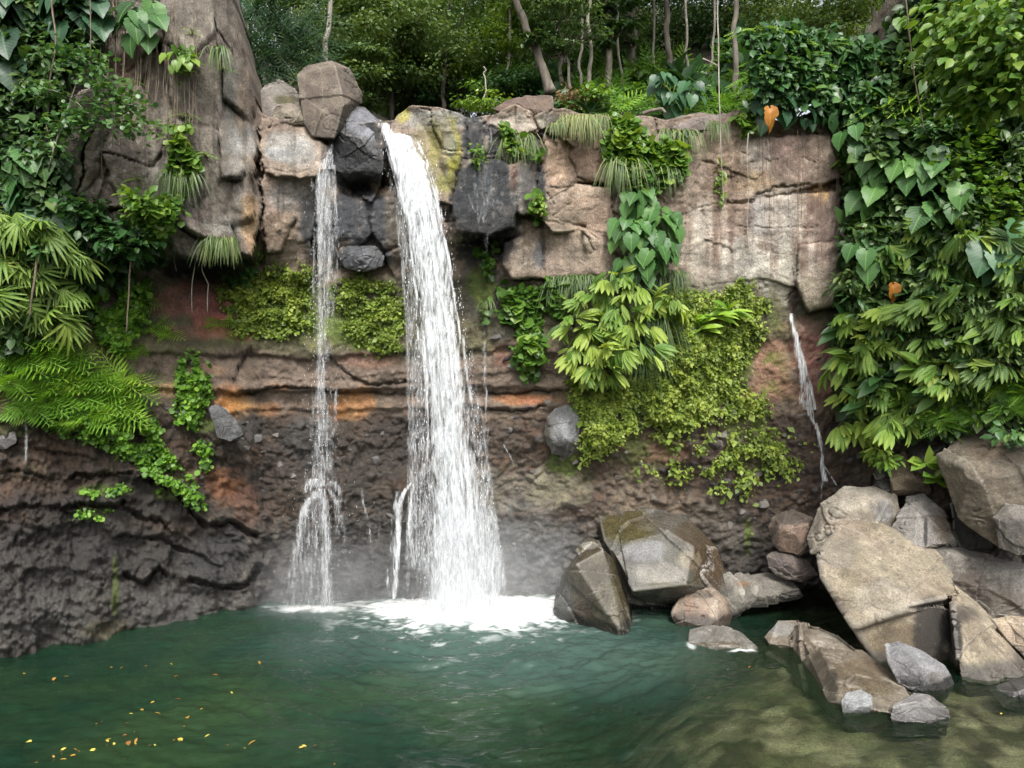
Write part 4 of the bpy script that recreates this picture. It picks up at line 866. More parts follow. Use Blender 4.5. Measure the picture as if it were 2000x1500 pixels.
# stones lying on the bottom in the shallows
make_rock("submerged_rock", "dark sunken slab below the water in the middle of the shallows", [
  [(1030, 1385, 10.6), (1100, 1350, 11.3), (1230, 1318, 12.1), (1250, 1330, 11.9), (1200, 1380, 10.9), (1120, 1400, 10.5), (1050, 1400, 10.4), (1060, 1440, 10.5), (1240, 1380, 11.8)]], (84, 72, 58), (66, 58, 48), .04, .04, seed=80, cat="rock", wetline=-9)
# ------------------------------------------------------------------ falling water
def water_material(name, sx, sy, base=(.86, .89, .91), soft=1.6):
    m, t, out, N = new_mat(name); L = t.links.new
    uv = N("ShaderNodeAttribute", attribute_name="luv"); den = N("ShaderNodeAttribute", attribute_name="tint")
    m1 = N("ShaderNodeMapping"); m1.inputs['Scale'].default_value = (sx, sy, 1); L(uv.outputs['Vector'], m1.inputs[0])
    m2 = N("ShaderNodeMapping"); m2.inputs['Scale'].default_value = (sx * 3.3, sy * 3.6, 1); m2.inputs['Location'].default_value = (3, 7, 1); L(uv.outputs['Vector'], m2.inputs[0])
    n1 = N("ShaderNodeTexNoise", Scale=1.0, Detail=3.0, Roughness=.6); n1.inputs['Distortion'].default_value = .35
    n2 = N("ShaderNodeTexNoise", Scale=1.0, Detail=3.0, Roughness=.6); n2.inputs['Distortion'].default_value = .4
    L(m1.outputs[0], n1.inputs['Vector']); L(m2.outputs[0], n2.inputs['Vector'])
    s1 = N("ShaderNodeMath", operation='MULTIPLY'); s1.inputs[1].default_value = .55; L(n1.outputs['Fac'], s1.inputs[0])
    s2 = N("ShaderNodeMath", operation='MULTIPLY_ADD'); s2.inputs[1].default_value = .45; L(n2.outputs['Fac'], s2.inputs[0]); L(s1.outputs[0], s2.inputs[2])
    # stretch 0.3..0.7 to 0..1, then alpha = (val - (1-den)) * soft
    st = N("ShaderNodeMapRange", **{'From Min': .30, 'From Max': .70, 'To Min': 0., 'To Max': 1.}); L(s2.outputs[0], st.inputs['Value'])
    ad = N("ShaderNodeMath", operation='ADD'); L(st.outputs[0], ad.inputs[0]); L(den.outputs['Fac'], ad.inputs[1])
    su = N("ShaderNodeMath", operation='SUBTRACT'); su.inputs[1].default_value = 1.0; L(ad.outputs[0], su.inputs[0])
    al = N("ShaderNodeMath", operation='MULTIPLY'); al.inputs[1].default_value = soft; al.use_clamp = True; L(su.outputs[0], al.inputs[0])
    fd = N("ShaderNodeMapRange", **{'From Min': 0.0, 'From Max': .12, 'To Min': 0., 'To Max': 1.}); L(den.outputs['Fac'], fd.inputs['Value'])
    am = N("ShaderNodeMath", operation='MULTIPLY'); L(al.outputs[0], am.inputs[0]); L(fd.outputs[0], am.inputs[1])
    cm = N("ShaderNodeMapRange", **{'From Min': .35, 'From Max': .65, 'To Min': .74, 'To Max': 1.04}); L(n2.outputs['Fac'], cm.inputs['Value'])
    sc = N("ShaderNodeVectorMath", operation='SCALE'); sc.inputs[0].default_value = base; L(cm.outputs[0], sc.inputs['Scale'])
    df = N("ShaderNodeBsdfDiffuse"); L(sc.outputs[0], df.inputs['Color'])
    tr = N("ShaderNodeBsdfTranslucent"); L(sc.outputs[0], tr.inputs['Color'])
    mx = N("ShaderNodeMixShader"); mx.inputs[0].default_value = .3; L(df.outputs[0], mx.inputs[1]); L(tr.outputs[0], mx.inputs[2])
    tp = N("ShaderNodeBsdfTransparent")
    ms = N("ShaderNodeMixShader"); L(am.outputs[0], ms.inputs[0]); L(tp.outputs[0], ms.inputs[1]); L(mx.outputs[0], ms.inputs[2])
    L(ms.outputs[0], out.inputs['Surface'])
    return m
M_FALL = water_material("falling_water", 7.5, 1.1)
M_VEIL = water_material("thin_falling_water", 18.0, 2.0, soft=1.0)
m, t, out, N = new_mat("water_drops"); df = N("ShaderNodeBsdfDiffuse"); df.inputs['Color'].default_value = (.88, .9, .92, 1); t.links.new(df.outputs[0], out.inputs['Surface']); M_DROP = m

def strip(mb, path, dens, nu=7, nv=None, bulge=.08, taper=True, seed=0, edge=.35, lip=None):
    """path rows: (v, uL, uR, Y); dens(t) along; ribbon bulging toward the viewer, soft at both sides"""
    path = np.asarray(path, float)
    nv = nv or int(max(6, (path[-1, 0] - path[0, 0]) / 10))
    vv = np.linspace(path[0, 0], path[-1, 0], nv)
    uL, uR, Yc = (np.interp(vv, path[:, 0], path[:, k]) for k in (1, 2, 3))
    s = np.linspace(0, 1, nu)
    UUs = uL[:, None] + (uR - uL)[:, None] * s[None]
    Ys = Yc[:, None] - bulge * (1 - (2 * s[None] - 1) ** 2) + .0 * UUs
    VVs = np.repeat(vv[:, None], nu, 1)
    x, y, z = P(UUs, VVs, Ys)
    tt = np.linspace(0, 1, nv)
    dn = np.interp(tt, np.linspace(0, 1, len(dens)), dens)[:, None] * np.clip((1 - np.abs(2 * s[None] - 1)) / edge, 0, 1) ** .7
    if taper: dn = dn * np.clip(np.minimum(tt / .12 + .0, (1 - tt) / .12), 0, 1)[:, None]
    if lip: dn = dn * np.clip((VVs - (lip[0] + lip[1] * s[None] + lip[2] * np.abs(s[None] - .55) + 4 * vnoise(np.column_stack([s * 9, s * 0 + seed]), 9)[None])) / lip[3], 0, 1)
    uvx = (x - x.mean()) + seed * 3.1; uvy = -z + seed * 5.3
    mb.add(np.stack([x, y, z], -1).reshape(-1, 3), [grid_faces(nv, nu)], dn.ravel(), np.stack([uvx, uvy], -1).reshape(-1, 2))

OCT = np.array([(0, 0, 1.), (0, 0, -1), (1, 0, 0), (-1, 0, 0), (0, 1, 0), (0, -1, 0)])
OCTF = np.array([(0, 2, 4), (0, 4, 3), (0, 3, 5), (0, 5, 2), (1, 4, 2), (1, 3, 4), (1, 5, 3), (1, 2, 5)])
def drops(mb, pos, size, stretch):
    n = len(pos)
    V = OCT[None] * np.stack([size, size, size * stretch], -1)[:, None, :] + pos[:, None, :]
    mb.add(V.reshape(-1, 3), [(OCTF[None] + np.arange(n)[:, None, None] * 6).reshape(-1, 3)])

ML = [(228, 716), (240, 728), (262, 742), (330, 760), (450, 790), (560, 804), (700, 815), (850, 825), (1000, 832), (1205, 832)]
MR = [(228, 768), (240, 790), (262, 812), (310, 836), (400, 862), (520, 886), (640, 905), (800, 926), (950, 942), (1080, 962), (1205, 978)]
MY = [(226, 15.6), (234, 15.05), (250, 14.75), (290, 14.5), (400, 14.35), (700, 14.35), (1000, 14.6), (1205, 14.98)]
iML = lambda v: np.interp(v, *zip(*ML)); iMR = lambda v: np.interp(v, *zip(*MR)); iMY = lambda v: np.interp(v, *zip(*MY))
fall = empty("waterfall", P(880, 1190, 14.5), "main white waterfall, the broad one plunging from the rim into the foam", "waterfall")
fall_loc = np.array(P(880, 1190, 14.5))
mb = MB()
def sub(s0, s1, v0, v1, dY=0., n=24, wob=0., sd=0):
    vs = np.linspace(v0, v1, n); w_ = iMR(vs) - iML(vs); l = iML(vs)
    wv = wob * vnoise(np.column_stack([vs / 90., np.full(n, sd * 3.3)]), 300 + sd)
    return np.column_stack([vs, l + w_ * s0 + wv, l + w_ * s1 + wv, iMY(vs) + dY])
strip(mb, sub(-.02, 1.04, 229, 1194, .22), [1., .98, .9, .84, .8, .78, .8, .84, .95], nu=17, nv=120, bulge=.12, taper=False, seed=1, edge=.5, lip=(222, 16, 0, 9))
strip(mb, sub(.08, .94, 226, 1194, .02), [.96, .92, .76, .68, .64, .64, .68, .76, .9], nu=17, nv=120, bulge=.2, taper=False, seed=2, edge=.4, lip=(222, 16, 0, 9))
strip(mb, sub(.0, .6, 240, 1194, -.1), [.8, .75, .6, .55, .55, .6, .7, .8], nu=11, nv=110, bulge=.15, taper=False, seed=3, edge=.6)
r_ = np.random.default_rng(11)
for k in range(150):
    v0 = 236 + 760 * r_.random() ** 1.35; ln = r_.uniform(70, 300); s0 = np.clip(r_.normal(.44, .22), .02, .88); wd = r_.uniform(.05, .16)
    strip(mb, sub(s0, s0 + wd, v0, min(v0 + ln, 1192), r_.uniform(-.28, .12), 14, 5, k), [r_.uniform(.55, .95)] * 2, nu=5, bulge=.06, seed=10 + k, edge=.8)
mb.build("curtain", M_FALL, fall, fall_loc, smooth=True)
mb = MB(); n = 1000
vs = 240 + 960 * r_.random(n) ** .8; s_ = np.where(r_.random(n) < .55, r_.random(n), np.where(r_.random(n) < .55, r_.normal(1.02, .05, n), r_.normal(-.03, .07, n)))
us = iML(vs) + (iMR(vs) - iML(vs)) * s_; ys = iMY(vs) - r_.uniform(.0, .4, n)
drops(mb, np.column_stack(P(us, vs, ys)), r_.uniform(.0025, .0065, n), r_.uniform(2, 7, n))
mb.build("spray_drops", M_DROP, fall, fall_loc)["kind"] = "stuff"
# veil: left side of the main fall, thin
mb = MB()
strip(mb, [(300, 745, 775, 14.75), (420, 768, 800, 14.6), (600, 786, 822, 14.55), (900, 790, 850, 14.55), (1200, 780, 860, 14.6)], [.7, .7, .68, .7, .75, .8], nu=7, taper=True, seed=5)
strip(mb, [(900, 838, 960, 14.3), (1050, 820, 992, 14.5), (1190, 812, 1012, 14.8)], [.4, .85, 1.], nu=11, taper=False, seed=66)
strip(mb, [(620, 872, 920, 14.5), (900, 900, 965, 14.5), (1200, 940, 1005, 14.6)], [.35, .6, .7, .75], nu=7, taper=True, seed=6)
mb.build("veil", M_VEIL, fall, fall_loc, smooth=True)

# --- slender fall on its left, breaking over a rock step
LY = [(280, 14.85), (300, 14.55), (330, 14.35), (600, 14.35), (940, 14.62)]
iLY = lambda v: np.interp(v, *zip(*LY))
org = np.array(P(625, 1190, 14.9))
thin = empty("waterfall", org, "slender veil of water beside the main waterfall, splitting on a rock step", "waterfall")
mb = MB()
def lf(rows, dY=0): return [(v_, a, b, iLY(v_) + dY) for v_, a, b in rows]
strip(mb, lf([(282, 640, 654), (310, 628, 654), (330, 606, 660)]), [.8, .8, .8], nu=6, taper=False, seed=7, edge=.5)
strip(mb, lf([(318, 606, 660), (420, 604, 664), (520, 606, 668), (640, 602, 660), (800, 590, 662), (950, 572, 682)]), [.95, .8, .7, .58, .54, .58, .75], nu=9, taper=False, seed=8, edge=.85, lip=(306, 0, 50, 26))
strip(mb, lf([(318, 612, 632), (520, 616, 634), (680, 616, 632), (950, 610, 640)], -.08), [1., .9, .78, .72, .66, .8], nu=6, taper=False, seed=9, edge=.9, lip=(310, 0, 20, 30))
strip(mb, lf([(322, 645, 658), (420, 650, 662), (520, 646, 668), (620, 630, 650)], -.05), [.85, .7, .5, .2], nu=5, taper=False, seed=10, edge=.6)
for k in range(40):
    v0 = r_.uniform(320, 880); c0 = np.clip(r_.normal(630, 12), 606, 655); wd = r_.uniform(4, 11); ln = r_.uniform(50, 200)
    strip(mb, lf([(v0, c0, c0 + wd), (min(v0 + ln, 950), c0 - 4 + r_.uniform(-4, 4), c0 + wd)], -r_.uniform(0, .15)), [r_.uniform(.45, .8)] * 2, nu=4, bulge=.03, seed=200 + k, edge=.9)
mb.build("curtain", M_VEIL, thin, org, smooth=True)
mb = MB()
def cY(u_, v_, off=.12): return float(np.min(cliffY([u_ - 8, u_, u_ + 8], [v_] * 3))) - off
def arc(pts, w0, w1, dens, sd, off=.12):
    n_ = len(pts); rows = []
    y_prev = 99
    for i_, (u_, v_) in enumerate(pts):
        ww = w0 + (w1 - w0) * i_ / (n_ - 1); y_ = min(cY(u_, v_, off), y_prev + .02); y_prev = y_
        rows.append((v_, u_ - ww, u_ + ww, y_))
    strip(mb, rows, dens, nu=5, bulge=.05, seed=sd, edge=.8, taper=False)
arc([(604, 972), (592, 998), (584, 1060), (573, 1130), (562, 1190)], 8, 30, [1., .95, .75, .65, .6], 20)
arc([(628, 955), (632, 980), (636, 1040), (637, 1120), (638, 1195)], 13, 20, [1., 1., .95, .92, 1.], 21, .2)
arc([(620, 960), (612, 972), (600, 985), (592, 1010)], 13, 9, [1., .95, .9, .8], 22)
arc([(640, 955), (656, 975), (664, 1010), (668, 1080)], 10, 22, [.9, .8, .65, .4], 23)
arc([(620, 935), (622, 960), (610, 1020), (606, 1190)], 36, 60, [.7, .72, .6, .55], 24, .16)
arc([(612, 935), (600, 950), (596, 962)], 20, 16, [.85, .8, .7], 25); arc([(650, 940), (664, 960), (670, 985)], 18, 14, [.8, .75, .5], 26)
mb.build("lower_strands", M_VEIL, thin, org, smooth=True)
mb = MB(); n = 700
vs = 320 + 870 * r_.random(n); us = np.where(vs < 940, r_.normal(630, 18, n), r_.normal(625, 34, n)); ys = np.where(vs < 940, iLY(vs), np.minimum(cliffY(us, vs) - .15, 14.9)) - r_.uniform(0, .2, n)
drops(mb, np.column_stack(P(us, vs, ys)), r_.uniform(.002, .005, n), r_.uniform(2, 7, n))
mb.build("spray_drops", M_DROP, thin, org)["kind"] = "stuff"

# --- trickles running down the wall
def trickle(name, label, runs, dens=.75, sd=0):
    global mb
    u0, v0 = runs[0][0][-1]
    o = np.array(P(u0, v0, cY(u0, v0)))
    mb = MB()
    for k, (pts, w0, w1, dn) in enumerate(runs): arc(pts, w0, w1, dn, sd + k, .06)
    ob = mb.build(name, M_FALL if 'boulders' in label or 'strands' in label else M_VEIL, None, tuple(o), smooth=True)
    return tag(ob, label, "trickle")
trickle("water_trickle", "thin cascade fanning down the reddish wall towards the boulders", [
    ([(1545, 612), (1546, 628), (1553, 650), (1560, 690), (1570, 730), (1577, 770), (1580, 800)], 5, 19, [1., .98, .95, .9, .85, .85]),
    ([(1556, 655), (1562, 700), (1566, 740), (1562, 790)], 5, 8, [.9, .85, .8, .8]), ([(1562, 680), (1580, 740), (1592, 800)], 5, 7, [.9, .85, .85]), ([(1580, 795), (1584, 812), (1592, 830)], 12, 6, [.8, .75, .9]),
    ([(1592, 826), (1600, 850), (1604, 880), (1606, 910), (1612, 940)], 7, 9, [1., .98, .95, .9]), ([(1606, 905), (1618, 922), (1634, 948)], 3, 3, [.85, .9, .9]), ([(1608, 930), (1604, 955), (1604, 975)], 4, 3, [.8, .85, .8])], sd=500)
trickle("water_trickle", "short trickle over the black crust below the bright ferns", [([(46, 770), (50, 800), (52, 850), (50, 900), (44, 945)], 5, 6, [.4, .65, .75, .65, .4])], sd=520)
trickle("water_trickle", "zigzag trickle on the wet wall between the slender and the main waterfall", [
    ([(692, 925), (704, 950), (710, 985), (718, 1010), (724, 1060), (728, 1120)], 7, 4, [.4, .6, .75, .7, .6, .4]), ([(742, 1000), (740, 1040), (738, 1090)], 3, 2, [.7, .6, .4])], sd=530)
trickle("water_trickle", "pair of white strands close by the foot of the main waterfall", [
    ([(804, 942), (790, 960), (780, 985), (778, 1040), (776, 1110), (770, 1170)], 7, 9, [.8, .95, 1., .97, .95, .85]), ([(806, 945), (802, 985), (798, 1030), (804, 1070)], 6, 12, [.9, .95, .85, .75]), ([(780, 960), (774, 1020), (768, 1165)], 14, 22, [.65, .7, .65])], sd=540)
trickle("water_trickle", "faint thread of water dropping beside the main waterfall past the mossy wall", [
    ([(945, 630), (947, 720), (949, 800), (949, 870)], 7, 9, [.6, .7, .7, .55]), ([(983, 868), (990, 880), (1000, 898), (1003, 908)], 3, 3, [.85, .85, .8, .6])], sd=550)
trickle("water_trickle", "fine dribble over the black wet block at the rim", [
    ([(958, 238), (959, 265), (960, 298)], 2, 4, [.8, .7, .5]), ([(915, 380), (925, 410), (945, 430)], 3, 3, [.6, .6, .5]), ([(942, 320), (945, 380), (946, 435)], 30, 36, [.5, .55, .5]), ([(950, 452), (951, 480), (953, 520)], 10, 8, [.6, .5, .4])], sd=560)
trickle("water_trickle", "faint threads on the damp wall behind the upright wet slab", [
    ([(1066, 985), (1068, 1030), (1070, 1060)], 3, 3, [.45, .5, .3]), ([(1098, 990), (1102, 1040), (1108, 1100)], 3, 4, [.5, .5, .4])], sd=570)

# --- foam heap where the main fall lands
mb = MB()
fx = np.linspace(-3.3, 1.9, 210); fy = np.linspace(14.0, 15.75, 90)
FX, FY = np.meshgrid(fx, fy); pf = np.column_stack([FX.ravel(), FY.ravel()])
e_ = np.hypot((pf[:, 0] + .95) / 2.1, (pf[:, 1] - 14.95) / .72)
nf = fbm(pf / .33, 4, 401); nf2 = fbm(pf / .1, 3, 402)
zf = .17 * sstep(1.05, .2, e_ + .25 * nf) + .09 * nf * sstep(1.1, .5, e_) + .035 * nf2 * sstep(1.1, .6, e_) - .035
mb.add(np.column_stack([pf, zf]), [grid_faces(90, 210)], np.clip(sstep(1.08, .55, e_ + .38 * nf + .2 * nf2) * 1.1, 0, 1), pf)
foam_o = mb.build("foam", M_FALL, smooth=True)
tag(foam_o, "heap of white foam boiling where the main waterfall lands", "foam", kind="stuff")
mb = MB(); n = 2600
a_ = r_.random(n) * 6.283; q_ = r_.random(n) ** .6
px = -.95 + np.cos(a_) * q_ * 2.1; py = 14.95 + np.sin(a_) * q_ * .7
drops(mb, np.column_stack([px, py, .05 + .38 * r_.random(n) ** 2.2 * (1.2 - q_)]), r_.uniform(.003, .010, n), r_.uniform(.8, 2.2, n))
tag(mb.build("splash_drops", M_DROP), "white droplets thrown up above the foam", "splash", kind="stuff")

# --- mist: closed lumps of even, thin droplets in the air round the landing points
def mist(c_, rad, dens):
    m, t, out, N = new_mat("mist_air"); L = t.links.new
    vs_ = N("ShaderNodeVolumeScatter"); vs_.inputs['Color'].default_value = (.93, .96, 1, 1); vs_.inputs['Anisotropy'].default_value = .2
    tc = N("ShaderNodeTexCoord"); mp = N("ShaderNodeMapping"); mp.inputs['Scale'].default_value = tuple(1 / r for r in rad); L(tc.outputs['Object'], mp.inputs[0])
    ln = N("ShaderNodeVectorMath", operation='LENGTH'); L(mp.outputs[0], ln.inputs[0])
    nz = N("ShaderNodeTexNoise", Scale=1.7, Detail=2.0); L(tc.outputs['Object'], nz.inputs['Vector'])
    ad = N("ShaderNodeMath", operation='MULTIPLY_ADD'); ad.inputs[1].default_value = .7; L(nz.outputs['Fac'], ad.inputs[0]); L(ln.outputs['Value'], ad.inputs[2])
    mr = N("ShaderNodeMapRange", interpolation_type='SMOOTHERSTEP', **{'From Min': .35, 'From Max': 1.2, 'To Min': dens, 'To Max': 0.0}); L(ad.outputs[0], mr.inputs['Value'])
    L(mr.outputs[0], vs_.inputs['Density']); L(vs_.outputs[0], out.inputs['Volume'])
    bm = bmesh.new(); bmesh.ops.create_icosphere(bm, subdivisions=3, radius=1)
    for v_ in bm.verts: v_.co = Vector((v_.co.x * rad[0], v_.co.y * rad[1], v_.co.z * rad[2]))
    me = bpy.data.meshes.new("mist"); bm.to_mesh(me); bm.free(); me.materials.append(m)
    o = bpy.data.objects.new("mist", me); o.location = c_; COL.objects.link(o)
    return tag(o, "pale mist hanging above the water at the foot of the falls", "mist", "mist at the foot of the falls", "stuff")
mist((-.7, 14.9, .3), (4.2, 1.3, 2.8), .40)
mist((-.9, 14.8, .8), (1.5, .9, 3.6), .35)
mist((-4.2, 14.9, .3), (2.6, 1.1, 2.4), .42)
# ------------------------------------------------------------------ leaf shapes (x across, y along, z normal)
def blade(rows, cols, fold=.25, droop=.3):
    V, uv = [], []
    for y, h in rows:
        for cx in cols:
            x = cx * h; V.append((x, y, fold * abs(x) - droop * max(y, 0) ** 2)); uv.append((x, y))
    return np.array(V, float), grid_faces(len(rows), len(cols)), np.array(uv, float)
def two(rows, fold, droop):                      # small leaf: two folded strips
    return blade(rows, (-1, 0, 1), fold, droop)
HEART = blade([(-.13, .16), (-.07, .31), (.05, .41), (.15, .44), (.25, .455), (.35, .45), (.45, .42), (.56, .36), (.67, .285), (.78, .20), (.9, .09), (1.0, .0)], (-1, -.5, 0, .5, 1), .20, .30)
HEART[0][:, 2] += .10 * np.abs(HEART[0][:, 0]) * np.sin(HEART[0][:, 1] * 21 - 16 * np.abs(HEART[0][:, 0]))          # ribbed blade, wavy rim
HEART[0][:, 0] *= 1 + .05 * np.sin(HEART[0][:, 1] * 31) * (np.abs(HEART[0][:, 0]) > .1)
HEART[0][2, 1] = .0                                                       # notch at the stalk
LANCE = two([(0, .02), (.3, .13), (.6, .15), (.85, .08), (1, 0)], .35, .3)
OVAL = two([(0, .0), (.25, .26), (.6, .30), (1, 0)], .3, .2)
CHIP = (np.array([(0, 0, 0), (.34, .5, .1), (0, 1, -.08), (-.34, .5, .1)], float), np.array([(0, 1, 2, 3)]), np.array([(0, 0), (.3, .5), (0, 1), (-.3, .5)], float))
ROUND = (np.array([(0, 0, 0), (.42, .25, .08), (.42, .7, .06), (0, 1, -.05), (-.42, .7, .06), (-.42, .25, .08)], float), np.array([(0, 1, 2, 3), (0, 3, 4, 5)]), np.array([(0, 0), (.4, .25), (.4, .7), (0, 1), (-.4, .7), (-.4, .25)], float))
BLADE = two([(0, .012), (.3, .016), (.6, .014), (.85, .009), (1, 0)], .2, .0)
PADDLE = two([(0, .02), (.2, .05), (.4, .15), (.65, .17), (.85, .10), (1, 0)], .4, .45)
def join(parts):
    V, Fc, uv, n = [], [], [], 0
    for v_, f_, u_ in parts: V.append(v_); Fc.append(f_ + n); uv.append(u_); n += len(v_)
    return np.concatenate(V), np.concatenate(Fc), np.concatenate(uv)
def rotz(tp, a, sc=1.0, bend=0.0):
    v_ = tp[0] * sc; c_, s_ = math.cos(a), math.sin(a)
    o = np.column_stack([v_[:, 0] * c_ + v_[:, 1] * s_, -v_[:, 0] * s_ + v_[:, 1] * c_, v_[:, 2] - bend * np.hypot(v_[:, 0], v_[:, 1]) ** 2])
    return o, tp[1], tp[2]
WIDE = two([(0, .02), (.2, .075), (.5, .12), (.78, .10), (.92, .05), (1, 0)], .55, .28)
FORK = join([rotz(WIDE, -.13, 1.05), rotz(WIDE, .14), rotz(WIDE, -.42, .9, .15), rotz(WIDE, .45, .86, .2), rotz(WIDE, -.8, .62, .3)])          # drooping pleated palm-like leaf
FORK3 = join([rotz(WIDE, -.1, 1.1), rotz(WIDE, .12), rotz(WIDE, .38, .85, .2), rotz(WIDE, -.34, .9, .1)])
WIDE2 = join([rotz(WIDE, -.1, 1.05), rotz(WIDE, .1, 1.)])
FAN = join([rotz(two([(0, .012), (.3, .055), (.6, .06), (.85, .035), (1, 0)], .5, .25), a_, l_, b_) for a_, l_, b_ in ((-1.0, .7, .5), (-.62, .9, .35), (-.3, .8, .5), (-.05, 1, .3), (.22, .92, .45), (.5, .8, .4), (.95, .75, .6))])          # narrow strap fingers
def frond(n=15, w_=.24, droop=.55):
    V, Fc, uv = [], [], []
    for k in range(n):
        y = (k + .6) / n; ln = w_ * math.sin(math.pi * min(1, (y * .86 + .14))) ** .8
        z0 = -droop * y * y
        for sgn in (-1, 1):
            b = len(V); wd = .58 / n
            for dx, dy, dz in ((0, -wd * .8, 0), (.55 * ln, wd * .5, -.02), (ln, wd * 2.2, -.10 * ln), (.5 * ln, wd * 1.4, -.02)):
                V.append((sgn * dx, y + dy, z0 + dz)); uv.append((sgn * dx, y))
            Fc.append((b, b + 1, b + 2, b + 3) if sgn > 0 else (b + 3, b + 2, b + 1, b))
    b = len(V)
    for k in range(6):
        y = k / 5.; V += [(-.008, y, -droop * y * y + .004), (.008, y, -droop * y * y + .004)]; uv += [(0, y)] * 2
    for k in range(5): Fc.append((b + 2 * k, b + 2 * k + 1, b + 2 * k + 3, b + 2 * k + 2))
    return np.array(V, float), np.array(Fc), np.array(uv, float)
FROND = frond(); FROND2 = frond(8, .5, .4); SWORD = frond(20, .085, .35)

def nrm(a): return a / (np.linalg.norm(a, axis=-1, keepdims=True) + 1e-9)
def scatter(mb, tp, pos, tip, normal, size, tint):
    pos = np.atleast_2d(pos); n = len(pos)
    t_ = nrm(np.broadcast_to(tip, (n, 3)).astype(float)); nn_ = np.broadcast_to(normal, (n, 3)).astype(float)
    nn_ = nrm(nn_ - (nn_ * t_).sum(1, keepdims=True) * t_); sd_ = np.cross(t_, nn_)
    V0, F0, U0 = tp; S = np.broadcast_to(size, (n,))
    V = pos[:, None] + S[:, None, None] * (V0[None, :, :1] * sd_[:, None] + V0[None, :, 1:2] * t_[:, None] + V0[None, :, 2:] * nn_[:, None])
    Fc = (F0[None] + (np.arange(n) * len(V0))[:, None, None]).reshape(-1, F0.shape[1])
    mb.add(V.reshape(-1, 3), [Fc], np.repeat(np.broadcast_to(tint, (n,)), len(V0)), np.tile(U0, (n, 1)))

R = np.random.default_rng(21)
G = lambda *s: R.normal(size=s)
def g(r_, g_, b_): return (r_, g_, b_)
L_HEART = leaf_material("elephant_ear_leaf", g(.018, .055, .022), g(.055, .15, .04), g(.13, .26, .06), .45, .25, .55, .35)
L_HEARTD = leaf_material("dark_elephant_ear_leaf", g(.012, .036, .020), g(.028, .085, .038), g(.07, .17, .07), .42, .2, .4, .4)
L_FORK = leaf_material("drooping_palm_leaf", g(.025, .065, .018), g(.10, .20, .034), g(.27, .36, .065), .5, .3, .25, .3)
L_FERN = leaf_material("fern_leaf", g(.04, .11, .014), g(.16, .33, .032), g(.33, .48, .06), .5, .32)
L_FERND = leaf_material("dark_fern_leaf", g(.010, .032, .014), g(.028, .075, .026), g(.07, .14, .04), .45, .25)
L_GRASS = leaf_material("hanging_grass", g(.03, .075, .02), g(.09, .155, .04), g(.24, .27, .09), .5, .25)
L_COVER = leaf_material("ground_cover_leaf", g(.035, .075, .012), g(.16, .235, .03), g(.33, .40, .07), .55, .3)
L_SMALL = leaf_material("shrub_leaf", g(.02, .06, .018), g(.055, .14, .04), g(.15, .25, .07), .4, .28)
L_BRIGHT = leaf_material("bright_shrub_leaf", g(.035, .10, .012), g(.11, .22, .03), g(.26, .36, .06), .42, .35)
L_TREE = leaf_material("forest_leaf", g(.020, .050, .014), g(.065, .13, .036), g(.18, .26, .08), .42, .3)
L_TREEL = leaf_material("pale_forest_leaf", g(.03, .075, .028), g(.09, .17, .06), g(.21, .30, .12), .42, .3)
L_DEAD = leaf_material("orange_dead_leaf", g(.30, .11, .02), g(.48, .20, .03), g(.55, .32, .08), .5, .2, .3)
L_FLOAT = leaf_material("fallen_leaf", g(.20, .08, .03), g(.50, .28, .05), g(.62, .52, .10), .4, .1)
B_TRUNK = bark_material("grey_bark", (.05, .04, .03), (.20, .175, .14))
B_PALE = bark_material("pale_bark", (.16, .14, .11), (.42, .39, .33), 9)
B_VINE = bark_material("vine_bark", (.07, .05, .035), (.22, .17, .12), 20)
B_STEM = bark_material("green_stem", (.03, .07, .02), (.10, .16, .04), 12)

OUT = np.array([0, -1., 0]); UP = np.array([0, 0, 1.]); DOWN = -UP
def root_at(u_, v_, off=.02, Y_=None):
    return np.array(P(u_, v_, (float(cliffY(u_, v_)[0]) - off) if Y_ is None else Y_), float)

def heart_plant(u_, v_, rpx, n, lpx, label, mat=L_HEART, Y_=None, light=.5, name="elephant_ear_plant", cat="plant", off=.05):
    B_ = root_at(u_, v_, off, Y_); m_ = B_[1] / F
    e = empty(name, B_, label, cat); mb = MB(); ms = MB()
    k_ = .72 if 1190 < u_ < 1320 else .84
    n = int(n * (2.2 if k_ < .8 else 1.5)); lpx = lpx * k_
    for k in range(n):
        a_ = 2.4 * k + R.uniform(-.4, .4); q = math.sqrt((k + .5) / n)
        d_ = np.array([math.cos(a_) * q * rpx * m_, -R.uniform(.22, .6) * (1.15 - q * .5), math.sin(a_) * q * rpx * m_ * .9])
        tip = DOWN * R.uniform(.7, 1.1) + np.array([math.cos(a_) * .55, -.35, math.sin(a_) * .35]) + G(3) * .12
        no = OUT * R.uniform(.6, 1.) + UP * R.uniform(.5, 1.) + np.array([math.cos(a_) * .35, 0, 0]) + G(3) * .18
        s_ = lpx * m_ * R.uniform(.72, 1.15)
        scatter(mb, HEART, B_ + d_, tip, no, s_, np.clip(light + R.normal() * .16, 0, 1))
        mid_ = B_ + d_ * .55 + np.array([0, -.05, .10])
        ms.tube([B_, mid_, B_ + d_], .012, .008, 4)
    mb.build("foliage", mat, e, B_, True); ms.build("stems", B_STEM, e, B_)
    return e

